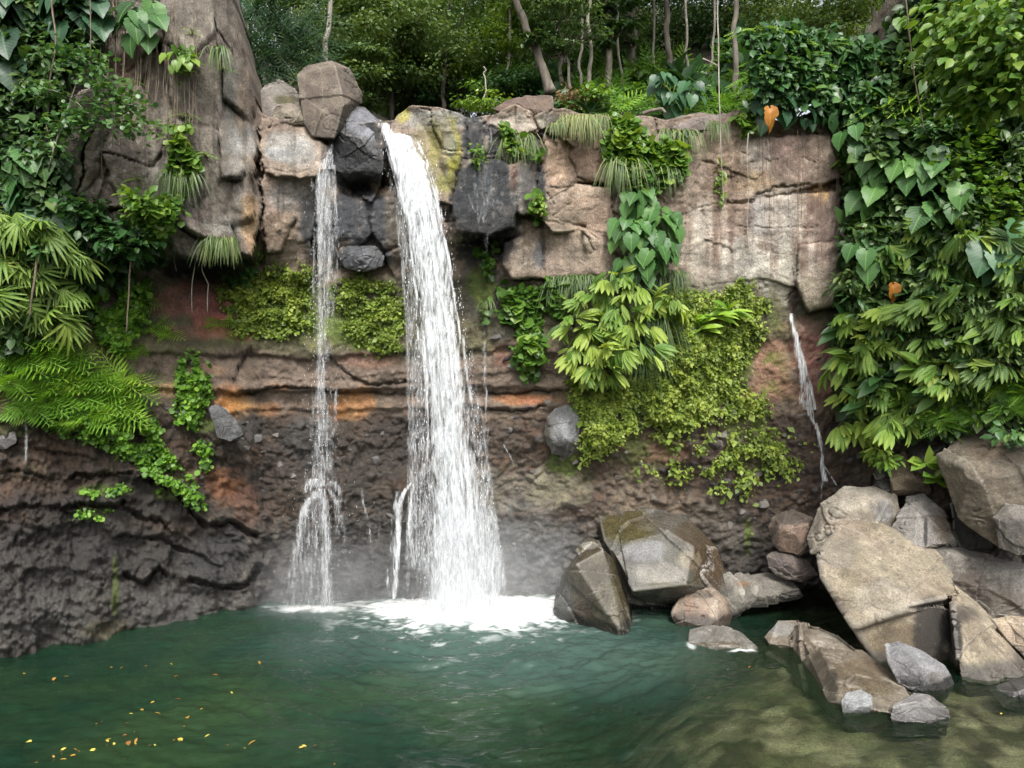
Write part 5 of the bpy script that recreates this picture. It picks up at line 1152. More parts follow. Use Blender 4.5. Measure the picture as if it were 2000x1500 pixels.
def fork_plant(u_, v_, rpx, n, lpx, label, group=None, mat=L_FORK, Y_=None, light=.5, tp=None, droop=1.0, name="drooping_palm_leaved_plant", off=.05):
    B_ = root_at(u_, v_, off, Y_); m_ = B_[1] / F
    e = empty(name, B_, label, "plant", group); mb = MB(); ms = MB(); n = int(n * 1.9); lpx = lpx * .8
    for k in range(n):
        a_ = math.pi * (-.1 + 1.2 * (k + R.uniform(.1, .9)) / n); q = R.uniform(.35, 1.)
        d_ = np.array([math.cos(a_) * q * rpx * m_, -R.uniform(.2, .65), (math.sin(a_) * q * .8 - .1) * rpx * m_])
        tip = DOWN * R.uniform(.25, 1.3) * droop + np.array([math.cos(a_) * .7, -.5, math.sin(a_) * .3]) + G(3) * .42
        no = OUT * .7 + UP * R.uniform(.3, 1.) + np.array([math.cos(a_) * .3, 0, 0]) + G(3) * .32
        scatter(mb, (tp or (FORK, FORK3, WIDE2)[R.integers(0, 3)]), B_ + d_, tip, no, lpx * m_ * R.uniform(.55, 1.3), np.clip(light + R.normal() * .2, 0, 1))
        ms.tube([B_, B_ + d_ * .6 + np.array([0, -.03, .14]), B_ + d_], .010, .006, 4)
    mb.build("foliage", mat, e, B_, True); ms.build("stems", B_STEM, e, B_)
    return e

def fern_plant(u_, v_, n, lpx, label, group=None, mat=L_FERN, Y_=None, light=.6, tp=FROND, spread=1.2, lift=.7, name="fern", off=.04):
    B_ = root_at(u_, v_, off, Y_); m_ = B_[1] / F
    e = empty(name, B_, label, "fern", group); mb = MB(); ms = MB()
    for k in range(n):
        a_ = -1.45 * spread + 2.9 * spread * (k + R.random()) / n
        tip = np.array([math.sin(a_), -R.uniform(.25, .7), lift * math.cos(a_) * R.uniform(.5, 1.2) - .22])
        scatter(mb, tp, B_ + G(3) * .03, tip, UP * .8 + OUT * .8 + G(3) * .2, lpx * m_ * R.uniform(.7, 1.15), np.clip(light + R.normal() * .15, 0, 1))
    ms.tube([B_ + np.array([0, .1, -.05]), B_ + np.array([0, -.05, .03])], .03, .02, 5)
    mb.build("foliage", mat, e, B_); ms.build("rootstock", B_VINE, e, B_)
    return e

def grass_tuft(u_, v_, wpx, lpx, n, label, Y_=None, light=.5, off=.03, spread=.5):
    B_ = root_at(u_, v_, off, Y_); m_ = B_[1] / F
    mb = MB()
    for k in range(n):
        b0 = B_ + np.array([R.uniform(-.5, .5) * wpx * m_, R.uniform(-.12, .02), R.uniform(-.1, .1) * lpx * m_])
        L_ = lpx * m_ * R.uniform(.35, 1.2); t_ = np.linspace(0, 1, 6)
        sx = R.normal() * .5 * spread + (b0[0] - B_[0]) / (wpx * m_ + 1e-6) * spread * .8; o_ = R.uniform(.08, .55)
        pts = b0 + np.column_stack([sx * L_ * t_, -o_ * L_ * np.sin(t_ * 1.6) * .8, L_ * (.22 * np.sin(t_ * 3.0) - .95 * t_ ** 1.6)])
        hw = np.array([.5, .9, 1, .85, .55, .05]) * R.uniform(.006, .011); sd_ = np.array([1, R.uniform(-.5, .5), 0])
        V = np.stack([pts - hw[:, None] * sd_, pts + hw[:, None] * sd_], 1).reshape(-1, 3)
        mb.add(V, [grid_faces(6, 2)], np.clip(light + R.normal() * .2, 0, 1))
    return tag(mb.build("grass_tuft", L_GRASS, None, tuple(B_)), label, "grass tuft")

def bush(u_, v_, rx, rz, n, lpx, label, group=None, mat=L_SMALL, Y_=None, light=.5, tp=OVAL, ry=.35, name="shrub", stems=5, off=.1, cat="shrub"):
    B_ = root_at(u_, v_, off, Y_); m_ = B_[1] / F
    e = empty(name, B_ + np.array([0, 0, -rz * m_ * .8]), label, cat, group); o_ = np.array(e.location)
    mb = MB(); ms = MB()
    nc = max(6, n // 22); cc_ = nrm(G(nc, 3)) * R.random((nc, 1)) ** .4
    for k in range(nc):
        c_ = B_ + cc_[k] * np.array([rx * m_, ry, rz * m_]); q = max(3, n // nc)
        p_ = c_ + G(q, 3) * np.array([.24 * rx * m_, .14, .17 * rz * m_])
        tip = nrm(p_ - c_ + np.array([0, -.02, -.015])) + G(q, 3) * .35 + DOWN * .25 + OUT * .25
        scatter(mb, tp, p_, tip, UP * .9 + OUT * .45 + G(q, 3) * .4, lpx * m_ * R.uniform(.65, 1.25, q), np.clip(light + R.normal() * .1 + R.normal(size=q) * .14, 0, 1))
        if k < stems: ms.tube([o_ + np.array([0, .05, 0]), (o_ + c_) / 2 + G(3) * .05, c_], .014, .005, 4)
    mb.build("foliage", mat, e, o_); ms.build("stems", B_VINE, e, o_)
    return e

def cover(name, label, polys, n, lpx, mat, light=.5, tp=CHIP, off=.05, thr=-.15, cat="ground cover", up=.6, depth=.08, soft=34, scl=22., fade=None):
    mb = MB()
    for poly, frac in polys:
        xs = [p[0] for p in poly]; ys = [p[1] for p in poly]
        k = int(n * frac * 2.2); pu = R.uniform(min(xs) - 10, max(xs) + 10, k); pv = R.uniform(min(ys) - 10, max(ys) + 10, k)
        q_ = np.column_stack([pu, pv]); nz_ = fbm(q_ / scl, 4, 501 + len(poly)); sd = poly_sd(pu, pv, poly)
        ok = (sd + 34 * nz_ < R.uniform(-soft, 2, k) * (.4 + 1.2 * R.random(k))) & (nz_ > thr + R.uniform(-.2, .2, k) + (0 if fade is None else fade[2] * sstep(fade[0], fade[1], pv)))
        pu, pv, nz_ = pu[ok], pv[ok], nz_[ok]; k = len(pu)
        yy_ = cliffY(pu, pv) - off - depth * R.random(k) - .26 * np.clip(nz_ + .15, 0, 1)
        p_ = np.column_stack(P(pu, pv, yy_)); m_ = yy_ / F
        tip = G(k, 3) * .6 + DOWN * .55 + OUT * .4
        scatter(mb, tp, p_, tip, UP * up + OUT * .7 + G(k, 3) * .4, lpx * m_ * np.exp(R.normal(size=k) * .33) * .95, np.clip(light + .42 * nz_ + .16 * R.normal(size=k), 0, 1))
    return tag(mb.build(name, mat), label, cat, None, "stuff")

# ---- ground cover hugging the wall (nobody could count it)
cover("ground_cover", "yellow green creeping ground cover over the wall beside the thin cascade",
      [([(1110, 700), (1150, 740), (1240, 690), (1300, 560), (1380, 560), (1440, 540), (1500, 580), (1510, 640), (1480, 700), (1440, 740), (1490, 760), (1520, 810), (1470, 830), (1400, 830), (1300, 870), (1250, 850), (1170, 920), (1120, 920), (1120, 820), (1100, 760)], 1.0)], 80000, 6.4, L_COVER, .56, off=.02, thr=-.45, fade=(720, 940, .6), soft=80)
cover("ground_cover", "sparse creeping plants on the stony wall above the wet boulders",
      [([(1300, 850), (1500, 810), (1600, 870), (1560, 960), (1440, 1000), (1330, 960), (1200, 930)], .6), ([(1440, 1020), (1480, 1030), (1470, 1080), (1450, 1080)], .05)], 9000, 8, L_COVER, .45, thr=.12)
cover("ground_cover", "mossy green creepers between the cave and the slender waterfall",
      [([(420, 560), (470, 530), (560, 510), (610, 520), (620, 640), (560, 665), (460, 660), (430, 610)], .6), ([(640, 560), (700, 525), (780, 560), (800, 640), (780, 690), (720, 690), (660, 640)], .5)], 50000, 6.4, L_COVER, .42, thr=-.15, soft=60, off=.02)
cover("ground_cover", "leafy green creepers trailing down beside the main waterfall",
      [([(975, 560), (1060, 560), (1050, 640), (1075, 690), (1030, 740), (1000, 690), (1010, 640), (985, 610)], 1.), ([(1070, 545), (1110, 560), (1100, 620), (1075, 600)], .3), ([(935, 480), (965, 480), (960, 540), (940, 530)], .1), ([(945, 580), (960, 580), (960, 620), (945, 625)], .08)], 7000, 12, L_BRIGHT, .42, tp=ROUND, thr=-.25, depth=.15)
cover("ground_cover", "low green creepers spreading over the crust below the bright ferns",
      [([(50, 800), (260, 760), (320, 840), (350, 900), (395, 960), (400, 1000), (340, 975), (270, 915), (200, 870), (90, 840)], 1.), ([(170, 560), (300, 540), (290, 640), (230, 700), (190, 660)], .3), ([(340, 690), (400, 690), (420, 780), (380, 840), (340, 830)], .2), ([(380, 860), (420, 870), (410, 930), (385, 920)], .07), ([(160, 955), (250, 945), (260, 962), (170, 975)], .05), ([(140, 994), (220, 994), (200, 1020), (170, 1020)], .05)], 42000, 6.6, L_FERN, .36, tp=ROUND, thr=-.12, depth=.16)
cover("ground_cover", "tangle of dark leaves clothing the slope behind the big leaved plants",
      [([(1650, 240), (1720, 120), (1800, -60), (2120, -60), (2120, 840), (1900, 840), (1760, 860), (1650, 800), (1640, 640), (1655, 420)], 1.)], 36000, 19, L_TREE, .38, tp=OVAL, thr=-.8, depth=.5, up=.8)
cover("ground_cover", "dark leafy tangle hanging at the edge of the buttress",
      [([(-120, -60), (180, -60), (190, 90), (120, 180), (60, 260), (130, 300), (130, 420), (240, 440), (330, 470), (300, 520), (170, 560), (160, 660), (-120, 700)], 1.)], 22000, 18, L_TREE, .25, tp=OVAL, thr=-.7, depth=.4, up=.8)
cover("ground_cover", "ivy like creepers growing down the right hand rim under the dark forest",
      [([(1195, 225), (1240, 225), (1270, 280), (1340, 265), (1350, 300), (1330, 350), (1290, 375), (1215, 355), (1185, 300)], 1.), ([(975, 240), (1000, 255), (1050, 300), (1020, 310), (985, 285)], .25), ([(1040, 385), (1058, 390), (1056, 420), (1040, 425)], .06), ([(330, 245), (370, 240), (390, 330), (370, 360), (335, 330)], .3), ([(345, 100), (385, 105), (380, 150), (350, 150)], .12), ([(260, 390), (360, 375), (350, 420), (320, 470), (260, 440)], .35), ([(1440, 220), (1480, 215), (1470, 260), (1440, 250)], .1)], 7500, 13, L_BRIGHT, .45, tp=ROUND, thr=-.3, depth=.18)
cover("ground_cover", "green undergrowth covering the forest edge above the right hand wall",
      [([(1450, 60), (1560, 40), (1720, 80), (1730, 200), (1680, 250), (1560, 200), (1470, 190)], 1.)], 5000, 16, L_SMALL, .32, tp=OVAL, thr=-.7, depth=.4, off=.3)

# ---- big heart leaved climbers
for a in [
 (30, 30, 62, 8, 78, "dark elephant ear plant in the top corner above the buttress edge", L_HEARTD, .45),
 (100, 22, 50, 6, 70, "dark elephant ear plant hanging from the top edge beside the corner one", L_HEARTD, .45),
 (165, 32, 50, 7, 72, "dark elephant ear plant with long leaves by the bare buttress face", L_HEARTD, .35),
 (25, 110, 40, 5, 74, "elephant ear leaves drooping below the top corner plant", L_HEARTD, .4),
 (285, 52, 46, 8, 52, "small elephant ear plant clinging high on the bare buttress", L_HEART, .3),
 (362, 130, 22, 6, 24, "little yellowish heart leaved climber on the middle of the buttress", L_BRIGHT, .6),
 (58, 325, 46, 6, 76, "elephant ear plant with one bright leaf at the left buttress foot", L_HEART, .4),
 (85, 400, 50, 6, 84, "large elephant ear plant with torn leaves under the overhanging buttress", L_HEARTD, .65),
 (20, 400, 40, 5, 70, "elephant ear plant at the photo edge beside the torn leaved one", L_HEARTD, .6),
 (1240, 400, 34, 7, 44, "topmost elephant ear plant of the column climbing the bare wall", L_HEART, .5),
 (1280, 438, 38, 8, 50, "elephant ear plant spreading to the bare pale wall from the climbing column", L_HEART, .5),
 (1225, 455, 34, 7, 46, "elephant ear plant on the waterfall side of the climbing column", L_HEART, .55),
 (1275, 490, 36, 8, 50, "elephant ear plant with dark glossy leaves low in the climbing column", L_HEART, .35),
 (1235, 520, 34, 6, 52, "elephant ear plant hanging directly over the drooping palm leaves", L_HEART, .45),
 (1500, 90, 36, 6, 40, "elephant ear plant against the dark forest at the top of the rim", L_HEARTD, .5),
 (1548, 165, 42, 9, 46, "silvery elephant ear plant on the rim above the orange dead leaf", L_HEARTD, .95),
 (1600, 185, 40, 8, 46, "silvery elephant ear plant in the middle of the rim row", L_HEARTD, .9),
 (1660, 130, 38, 8, 48, "bright elephant ear plant with ribbed leaves above the rim row", L_HEART, .5),
 (1690, 170, 30, 5, 46, "ribbed elephant ear plant beside the dark hollow on the rim", L_HEART, .3),
 (1505, 215, 34, 7, 38, "elephant ear plant holding the orange dead leaf at the rim", L_HEARTD, .6),
 (1555, 232, 24, 5, 32, "small elephant ear leaves dangling below the silvery rim plant", L_HEARTD, .5),
 (1660, 270, 34, 6, 42, "elephant ear plant at the top corner of the bare pale wall", L_HEART, .55),
 (1715, 315, 46, 8, 60, "large elephant ear plant, first below the grassy hollow", L_HEART, .55),
 (1778, 340, 46, 8, 64, "large pale elephant ear plant in the middle of the green slope", L_HEART, .7),
 (1700, 385, 38, 6, 54, "elephant ear plant hanging over the edge of the bare pale wall", L_HEART, .55),
 (1825, 330, 42, 6, 64, "elephant ear plant with wide leaves beside the ivy sheet", L_HEART, .5),
 (1815, 420, 42, 6, 66, "elephant ear plant with a long dark pointed leaf", L_HEART, .35),
 (1700, 490, 44, 7, 58, "elephant ear plant above the orange spotted dead leaf", L_HEART, .55),
 (1770, 490, 44, 7, 62, "elephant ear plant with horizontal leaves above the palm leaves", L_HEART, .6),
 (1870, 400, 40, 5, 56, "elephant ear plant below the ivy sheet in the slope", L_HEART, .5),
 (1960, 480, 50, 7, 80, "huge leaved elephant ear plant at the right hand photo edge", L_HEARTD, .85),
 (1750, 65, 26, 3, 46, "three pale round leaves hanging in the shade at the top", L_BRIGHT, .55),
 ]:
    heart_plant(a[0], a[1], a[2], a[3], a[4], a[5], a[6], light=a[7], off=.35 if a[0] > 1640 else .12)
for u_, v_, s_, lab in ((1503, 212, 50, "large orange dead leaf hanging at the rim"), (1744, 556, 44, "torn orange dead leaf among the elephant ears on the slope")):
    B_ = root_at(u_, v_, .75); mb = MB(); HD = (HEART[0] * np.array([.8, 1, 1.6]) * (1 + .10 * np.sin(np.arange(len(HEART[0])) * 2.3))[:, None], HEART[1], HEART[2]); scatter(mb, HD, B_, DOWN + OUT * .1 + np.array([.12, 0, 0]), OUT + UP * .25, s_ * .78 * B_[1] / F, .3)
    tag(mb.build("dead_leaf", L_DEAD, None, tuple(B_), True), lab, "dead leaf")

# ---- drooping palm-like plants
for k, (u_, v_) in enumerate([(1195, 555), (1240, 575), (1285, 600), (1150, 590), (1210, 620), (1120, 640), (1165, 650), (1235, 650), (1140, 690), (1190, 690), (1240, 690), (1165, 730)]):
    fork_plant(u_, v_, 34, 9, 48, "yellow green drooping palm leaved plant in the clump on the middle of the wall", "drooping plants in the clump on the wall", light=.68, off=.15)
for k, (u_, v_) in enumerate([(1665, 700), (1720, 740), (1690, 790), (1760, 800), (1840, 770), (1650, 640), (1800, 720), (1870, 740), (1905, 700), (1940, 640)]):
    fern_plant(u_, v_, 9, 56, "paddle leaved herb with broad upright blades among the drooping palms", "paddle leaved herbs among the palms", L_SMALL if k % 3 else L_FORK, None, .55 + .1 * R.normal(), PADDLE, 1.25, .9, name="paddle_leaved_herb", off=.75)
for k, (u_, v_) in enumerate([(1680, 560), (1830, 560), (1900, 600), (1740, 640), (1960, 690), (1700, 600), (1985, 590)]):
    bush(u_, v_, 40, 30, 170, 20, "loose shrub with narrow leaves growing through the palm mass", "shrubs growing through the palm mass", L_SMALL if k % 2 else L_TREE, None, .55, LANCE, off=.7)
k = 0
for v_ in range(470, 850, 40):
    for u_ in range(1660, 2040, 56):
        uu, vv = u_ + R.uniform(-30, 30) + (26 if (v_ // 44) % 2 else 0), v_ + R.uniform(-24, 24)
        if uu < 1700 and vv < 590 or (uu > 1800 and vv > 790) or (uu > 1900 and vv > 745): continue
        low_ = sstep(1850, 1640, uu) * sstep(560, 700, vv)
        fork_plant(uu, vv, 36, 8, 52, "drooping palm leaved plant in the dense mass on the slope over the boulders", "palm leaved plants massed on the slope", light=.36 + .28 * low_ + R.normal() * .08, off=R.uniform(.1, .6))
for k, (u_, v_) in enumerate([(20, 440), (75, 455), (120, 470), (40, 530), (95, 545), (150, 575), (20, 600), (70, 610), (135, 630), (160, 510)]):
    fork_plant(u_, v_, 34, 8, 62, "narrow fingered drooping plant in the curtain beside the overhang", "fingered plants in the curtain beside the overhang", light=.45, tp=FAN, off=.25)

# ---- ferns
for k, (u_, v_) in enumerate([(15, 660), (60, 655), (105, 665), (30, 705), (80, 700), (130, 705), (20, 750), (65, 745), (115, 745), (160, 735), (195, 745), (235, 740), (150, 775), (200, 780), (255, 760), (225, 800), (90, 785), (60, 800), (175, 815)]):
    fern_plant(u_, v_, 15, 58, "bright green fern in the bank spilling over the dark crust", "bright ferns on the bank", light=.46 + .16 * (u_ > 150) + R.normal() * .1, tp=FROND2, off=.2)
for k, (u_, v_) in enumerate([(300, 640), (330, 650), (285, 590), (245, 690), (270, 680), (430, 630), (120, 830), (510, 610), (215, 660)]):
    fern_plant(u_, v_, 8, 34, "small yellow green fern on the dark wall below the cave", "small ferns on the wall below the cave", light=.55, tp=FROND2, off=.06)
for k, (u_, v_) in enumerate([(1390, 620), (1365, 640), (1420, 610)]):
    fern_plant(u_, v_, 12, 46, "yellowish bird nest fern sitting in the middle of the ground cover", "nest ferns in the ground cover", light=.8, tp=WIDE, off=.12)
for k in range(26):
    u_, v_ = R.uniform(1770, 2040), R.uniform(745, 840)
    if v_ > 850 - (u_ - 1770) * .2: v_ -= 40
    fern_plant(u_, v_, 10, 48, "feathery dark green fern in the bank above the massive rounded boulder", "ferns above the heap of boulders", light=.35, mat=L_FERN, off=.6)
for k, (u_, v_) in enumerate([(1480, 60), (1500, 110), (1530, 70), (1560, 110), (1475, 150), (1590, 90)]):
    fern_plant(u_, v_, 12, 62, "hanging sword fern at the rim between the heart leaved climbers", "sword ferns at the rim", light=.5, tp=SWORD, lift=.2, off=.4)
for k in range(16):
    fern_plant(R.uniform(1690, 1850), R.uniform(170, 225), 10, 72, "long hanging sword fern in the dark hollow of the slope", "sword ferns in the hollow", light=.55, tp=SWORD, lift=.1, off=.3)
for k, (u_, v_, Y_) in enumerate([(500, 20, 15.6), (540, 50, 16.2), (520, 90, 15.8), (570, 110, 16.4), (500, 140, 15.6), (545, 140, 16), (590, 60, 17), (600, 130, 17)]):
    fern_plant(u_, v_, 13, 110, "dark tree fern crown in the gap behind the buttress", "tree ferns behind the buttress", L_FERND, Y_, .5, FROND, 1.4, .9)
for k, (u_, v_, s_) in enumerate([(368, 225, 26), (330, 245, 24), (352, 270, 26), (375, 60, 18), (258, 240, 22), (262, 160, 24), (270, 350, 22), (430, 130, 20), (400, 300, 20)]):
    fern_plant(u_, v_, 10, s_ + 8, "little yellowish fern tuft on the face of the buttress", "fern tufts on the buttress", light=.6, tp=SWORD, lift=.3)

# ---- grass tufts
for a in [
 (1012, 272, 50, 62, 150, "thick pale grass tuft over the black wet block", .75), (1125, 232, 56, 50, 150, "dry yellow grass tuft on the rim beneath the leaning tree", .85), (1160, 235, 40, 60, 90, "straw coloured grass trailing beside the dry yellow tuft", .75),
 (1215, 320, 46, 70, 130, "long pale grass hanging below the ivy creepers", .65), (1320, 262, 60, 62, 120, "wispy grass falling from the grey rim slab", .6), (1290, 330, 50, 60, 90, "thin grass on the wall below the wispy rim grass", .55),
 (1125, 545, 90, 62, 260, "wide mop of grass on top of the clump of drooping palms", .5), (1272, 622, 50, 100, 220, "dark green grass fall beside the clump of drooping palms", .3), (1255, 690, 50, 60, 110, "small dark grass tuft at the foot of the long grass fall", .35), (1310, 535, 46, 56, 110, "grass tuft under the climbing elephant ears", .35),
 (355, 340, 46, 70, 150, "grass tuft hanging from the fern strip on the buttress", .55), (434, 470, 52, 52, 170, "drooping grass tuft at the bottom edge of the buttress", .55), (432, 100, 20, 50, 60, "small grass tuft high on the buttress corner", .5),
 (1470, 232, 40, 40, 70, "yellowish grass on the rim beside the liana", .7), (1090, 245, 30, 30, 40, "tiny grass tuft on the rim boulder edge", .6), (1400, 245, 36, 44, 60, "sparse grass hanging beneath the long liana", .55), (952, 590, 14, 30, 40, "short mossy tuft beside the main waterfall", .6)]:
    grass_tuft(a[0], a[1], a[2], a[3], a[4], a[5], light=a[6], off=.1)

# ---- individual shrubs and herbs
bush(1720, 885, 26, 22, 150, 20, "bright leafy herb between the thin cascade and the wedge boulder", mat=L_BRIGHT, light=.65, tp=LANCE, Y_=14.5)
for u_, v_, lab in ((1805, 905, "young broad leaved seedling behind the wedge boulder"), (1822, 935, "young broad leaved seedling in front of the split grey boulder")):
    fern_plant(u_, v_, 9, 34, lab, None, L_BRIGHT, 13.95, .6, OVAL, 1.3, .9, name="seedling")
bush(1985, 850, 30, 16, 90, 20, "sparse dark herb growing on the massive rounded boulder", mat=L_SMALL, Y_=12.75, light=.5, tp=OVAL)
bush(1690, 310, 56, 24, 500, 13, "pale small leaved shrub leaning over the bare wall", mat=L_BRIGHT, light=.6, off=.5)
for k, (u_, v_, rx, rz) in enumerate([(1930, 330, 80, 90), (1960, 420, 60, 70), (1890, 300, 50, 60)]):
    bush(u_, v_, rx, rz, 1300, 14, "sheet of small bright ivy leaves draping the slope at the photo edge", "ivy sheets on the slope", L_BRIGHT, light=.42, tp=ROUND, off=.5, name="ivy_sheet")
bush(1880, 255, 80, 30, 700, 16, "leafy shrub above the ivy sheets on the slope", mat=L_SMALL, light=.5, off=.5)
bush(1840, 118, 60, 22, 700, 9, "shrub with tiny silvery leaves in the dark hollow", mat=L_TREEL, light=.85, off=.6, tp=ROUND)
bush(230, 470, 60, 40, 420, 22, "leafy shrub under the overhang of the buttress", mat=L_SMALL, light=.4, off=.3)
bush(165, 415, 34, 26, 160, 24, "shrub with whorled leaves at the edge of the overhang", mat=L_SMALL, light=.5, off=.4)
bush(290, 400, 50, 30, 260, 18, "yellowish shrub on the lower edge of the buttress", mat=L_BRIGHT, light=.5, off=.2)
bush(60, 480, 60, 40, 400, 18, "pale leaved shrub at the photo edge above the fingered plants", mat=L_SMALL, light=.6, off=.5)
bush(470, 540, 22, 26, 120, 16, "small green shrub at the cave mouth", mat=L_SMALL, light=.4)
bush(497, 492, 14, 14, 60, 12, "tiny bright plant on the tan pillar of the buttress", mat=L_BRIGHT, light=.6, off=.05)
bush(930, 305, 16, 22, 110, 10, "small fern like plant between the black pillars", mat=L_BRIGHT, light=.5, off=.05)
bush(1048, 400, 12, 26, 110, 10, "bright moss cushion at the edge of the black wet block", mat=L_BRIGHT, light=.6, off=.05)
bush(1410, 350, 16, 40, 60, 14, "few yellow leaves clinging along the long liana", mat=L_BRIGHT, light=.8, off=.15)
# sapling with thin bent branches in front of the buttress
B_ = root_at(120, 330, .3, 11.6); e = empty("sapling", B_, "thin branched sapling with small round leaves before the buttress", "tree"); mb = MB(); ms = MB()
S_ = lambda u_, v_, Y_=11.5: np.array(P(u_, v_, Y_))
brs = [[(95, 335), (105, 290), (140, 190), (160, 130), (110, 105)], [(140, 190), (185, 175), (175, 120), (150, 110)], [(140, 190), (100, 175), (75, 180)], [(105, 290), (120, 245), (150, 240)], [(105, 290), (90, 245)], [(185, 175), (220, 190), (265, 200)], [(220, 190), (240, 230), (265, 250)], [(220, 190), (225, 240)], [(160, 130), (195, 145), (205, 165)], [(140, 190), (165, 215), (155, 235)]]
for b in brs:
    pts = np.array([S_(x, y, 11.5 + .15 * math.sin(x)) for x, y in b]); ms.tube(pts, .018 if len(b) > 4 else .011, .005, 5)
    for x, y in ([b[-1]] + b[-2:-1] + [((b[-1][0] + b[-2][0]) / 2, (b[-1][1] + b[-2][1]) / 2)]):
        q = 46; p_ = S_(x, y) + G(q, 3) * np.array([.17, .15, .10]); 
        scatter(mb, ROUND, p_, G(q, 3) * .6 + DOWN * .1 + OUT * .2, UP + OUT * .3 + G(q, 3) * .35, .10 * R.uniform(.7, 1.2, q), np.clip(.55 + .17 * R.normal(size=q), 0, 1))
mb.build("foliage", L_SMALL, e, B_); ms.build("branches", B_PALE, e, B_)

# ---- hanging lianas and roots
def vine(pts, r_, lab, mat=B_VINE, grp=None, wob=.04, name="liana", sides=5):
    P3 = []
    for (a_, b_) in zip(pts[:-1], pts[1:]):
        for t_ in np.linspace(0, 1, 9)[:-1]: P3.append([a_[i] + (b_[i] - a_[i]) * t_ for i in range(3)])
    P3.append(list(pts[-1])); P3 = np.array(P3); W_ = np.column_stack(P(P3[:, 0], P3[:, 1], P3[:, 2]))
    W_[:, 0] += wob * vnoise(np.column_stack([W_[:, 2] * 1.3, np.full(len(W_), W_[0, 0])]), 601); W_[:, 1] += wob * vnoise(np.column_stack([W_[:, 2] * 1.1, np.full(len(W_), W_[0, 0] + 5)]), 602)
    mb = MB(); mb.tube(W_, r_, r_ * .6, sides); o_ = tuple(W_[0])
    return tag(mb.build(name, mat, None, o_, True), lab, "vine", grp)
vine([(1401, -80, 14.9), (1402, 120, 14.9), (1404, 215, 14.8), (1408, 300, 14.85), (1413, 400, 14.95)], .017, "long pale liana dropping from the forest down the bare wall", B_PALE)
vine([(1403, 190, 14.85), (1410, 260, 14.85), (1409, 350, 14.9)], .009, "thin brown liana twisting beside the long pale one")
vine([(1460, 260, 15.0), (1461, 340, 15.1), (1463, 450, 15.2), (1466, 520, 15.2)], .010, "thread like liana on the pale wall below the orange dead leaf", B_PALE)
vine([(1760, -80, 12.2), (1770, 60, 12.4), (1785, 160, 12.8), (1802, 260, 13.1)], .016, "slanting liana across the dark hollow of the slope")
vine([(262, 380, 12.6), (259, 460, 12.6), (254, 560, 12.7), (249, 650, 12.8)], .022, "woody root hanging straight down past the overhang")
vine([(98, -80, 11.6), (103, 60, 11.6), (98, 200, 11.7), (85, 290, 11.8)], .018, "grey liana hanging in front of the dark elephant ears")
vine([(172, -80, 11.8), (172, 60, 11.8), (170, 150, 11.9)], .012, "thin liana beside the bare buttress face at the top")
vine([(68, 500, 11.7), (66, 560, 11.7), (62, 620, 11.8)], .022, "brown stem among the fingered plants", B_VINE)
for k in range(34):
    u_ = R.uniform(190, 385); v0 = R.uniform(-60, 120); v1 = v0 + R.uniform(120, 330)
    y0 = float(cliffY(u_, max(v0, 0))[0]) - .12; y1 = float(cliffY(u_, min(v1, 430))[0]) - .12
    vine([(u_, v0, min(y0, y1)), (u_ + R.uniform(-5, 5), (v0 + v1) / 2, min(y0, y1) - .02), (u_ + R.uniform(-6, 6), v1, min(y0, y1))], R.uniform(.008, .014), "hair thin aerial root hanging in front of the buttress face", grp="aerial roots before the buttress", sides=4)
for k in range(18):
    u_ = R.uniform(1480, 1640); v0 = R.uniform(225, 280); v1 = v0 + R.uniform(60, 260); y_ = float(np.min(cliffY([u_, u_], [v0 + 20, v1]))) - .1
    vine([(u_, v0, y_), (u_ + R.uniform(-3, 3), v1, y_)], R.uniform(.003, .007), "hair thin root trailing down the pale wall under the rim plants", grp="roots trailing on the pale wall", sides=4)
for pts, lab in (([(378, 490, 13.9), (380, 540, 13.95), (378, 610, 14.)], "pale root dangling in the cave mouth, the straight one"), ([(385, 495, 13.9), (396, 530, 13.9), (412, 555, 13.95), (408, 610, 14.0)], "pale crooked root dangling in the cave mouth"), ([(335, 470, 13.8), (337, 510, 13.8), (345, 530, 13.8)], "short root stub under the overhang")):
    vine(pts, .014, lab, B_PALE, wob=.06, name="root")

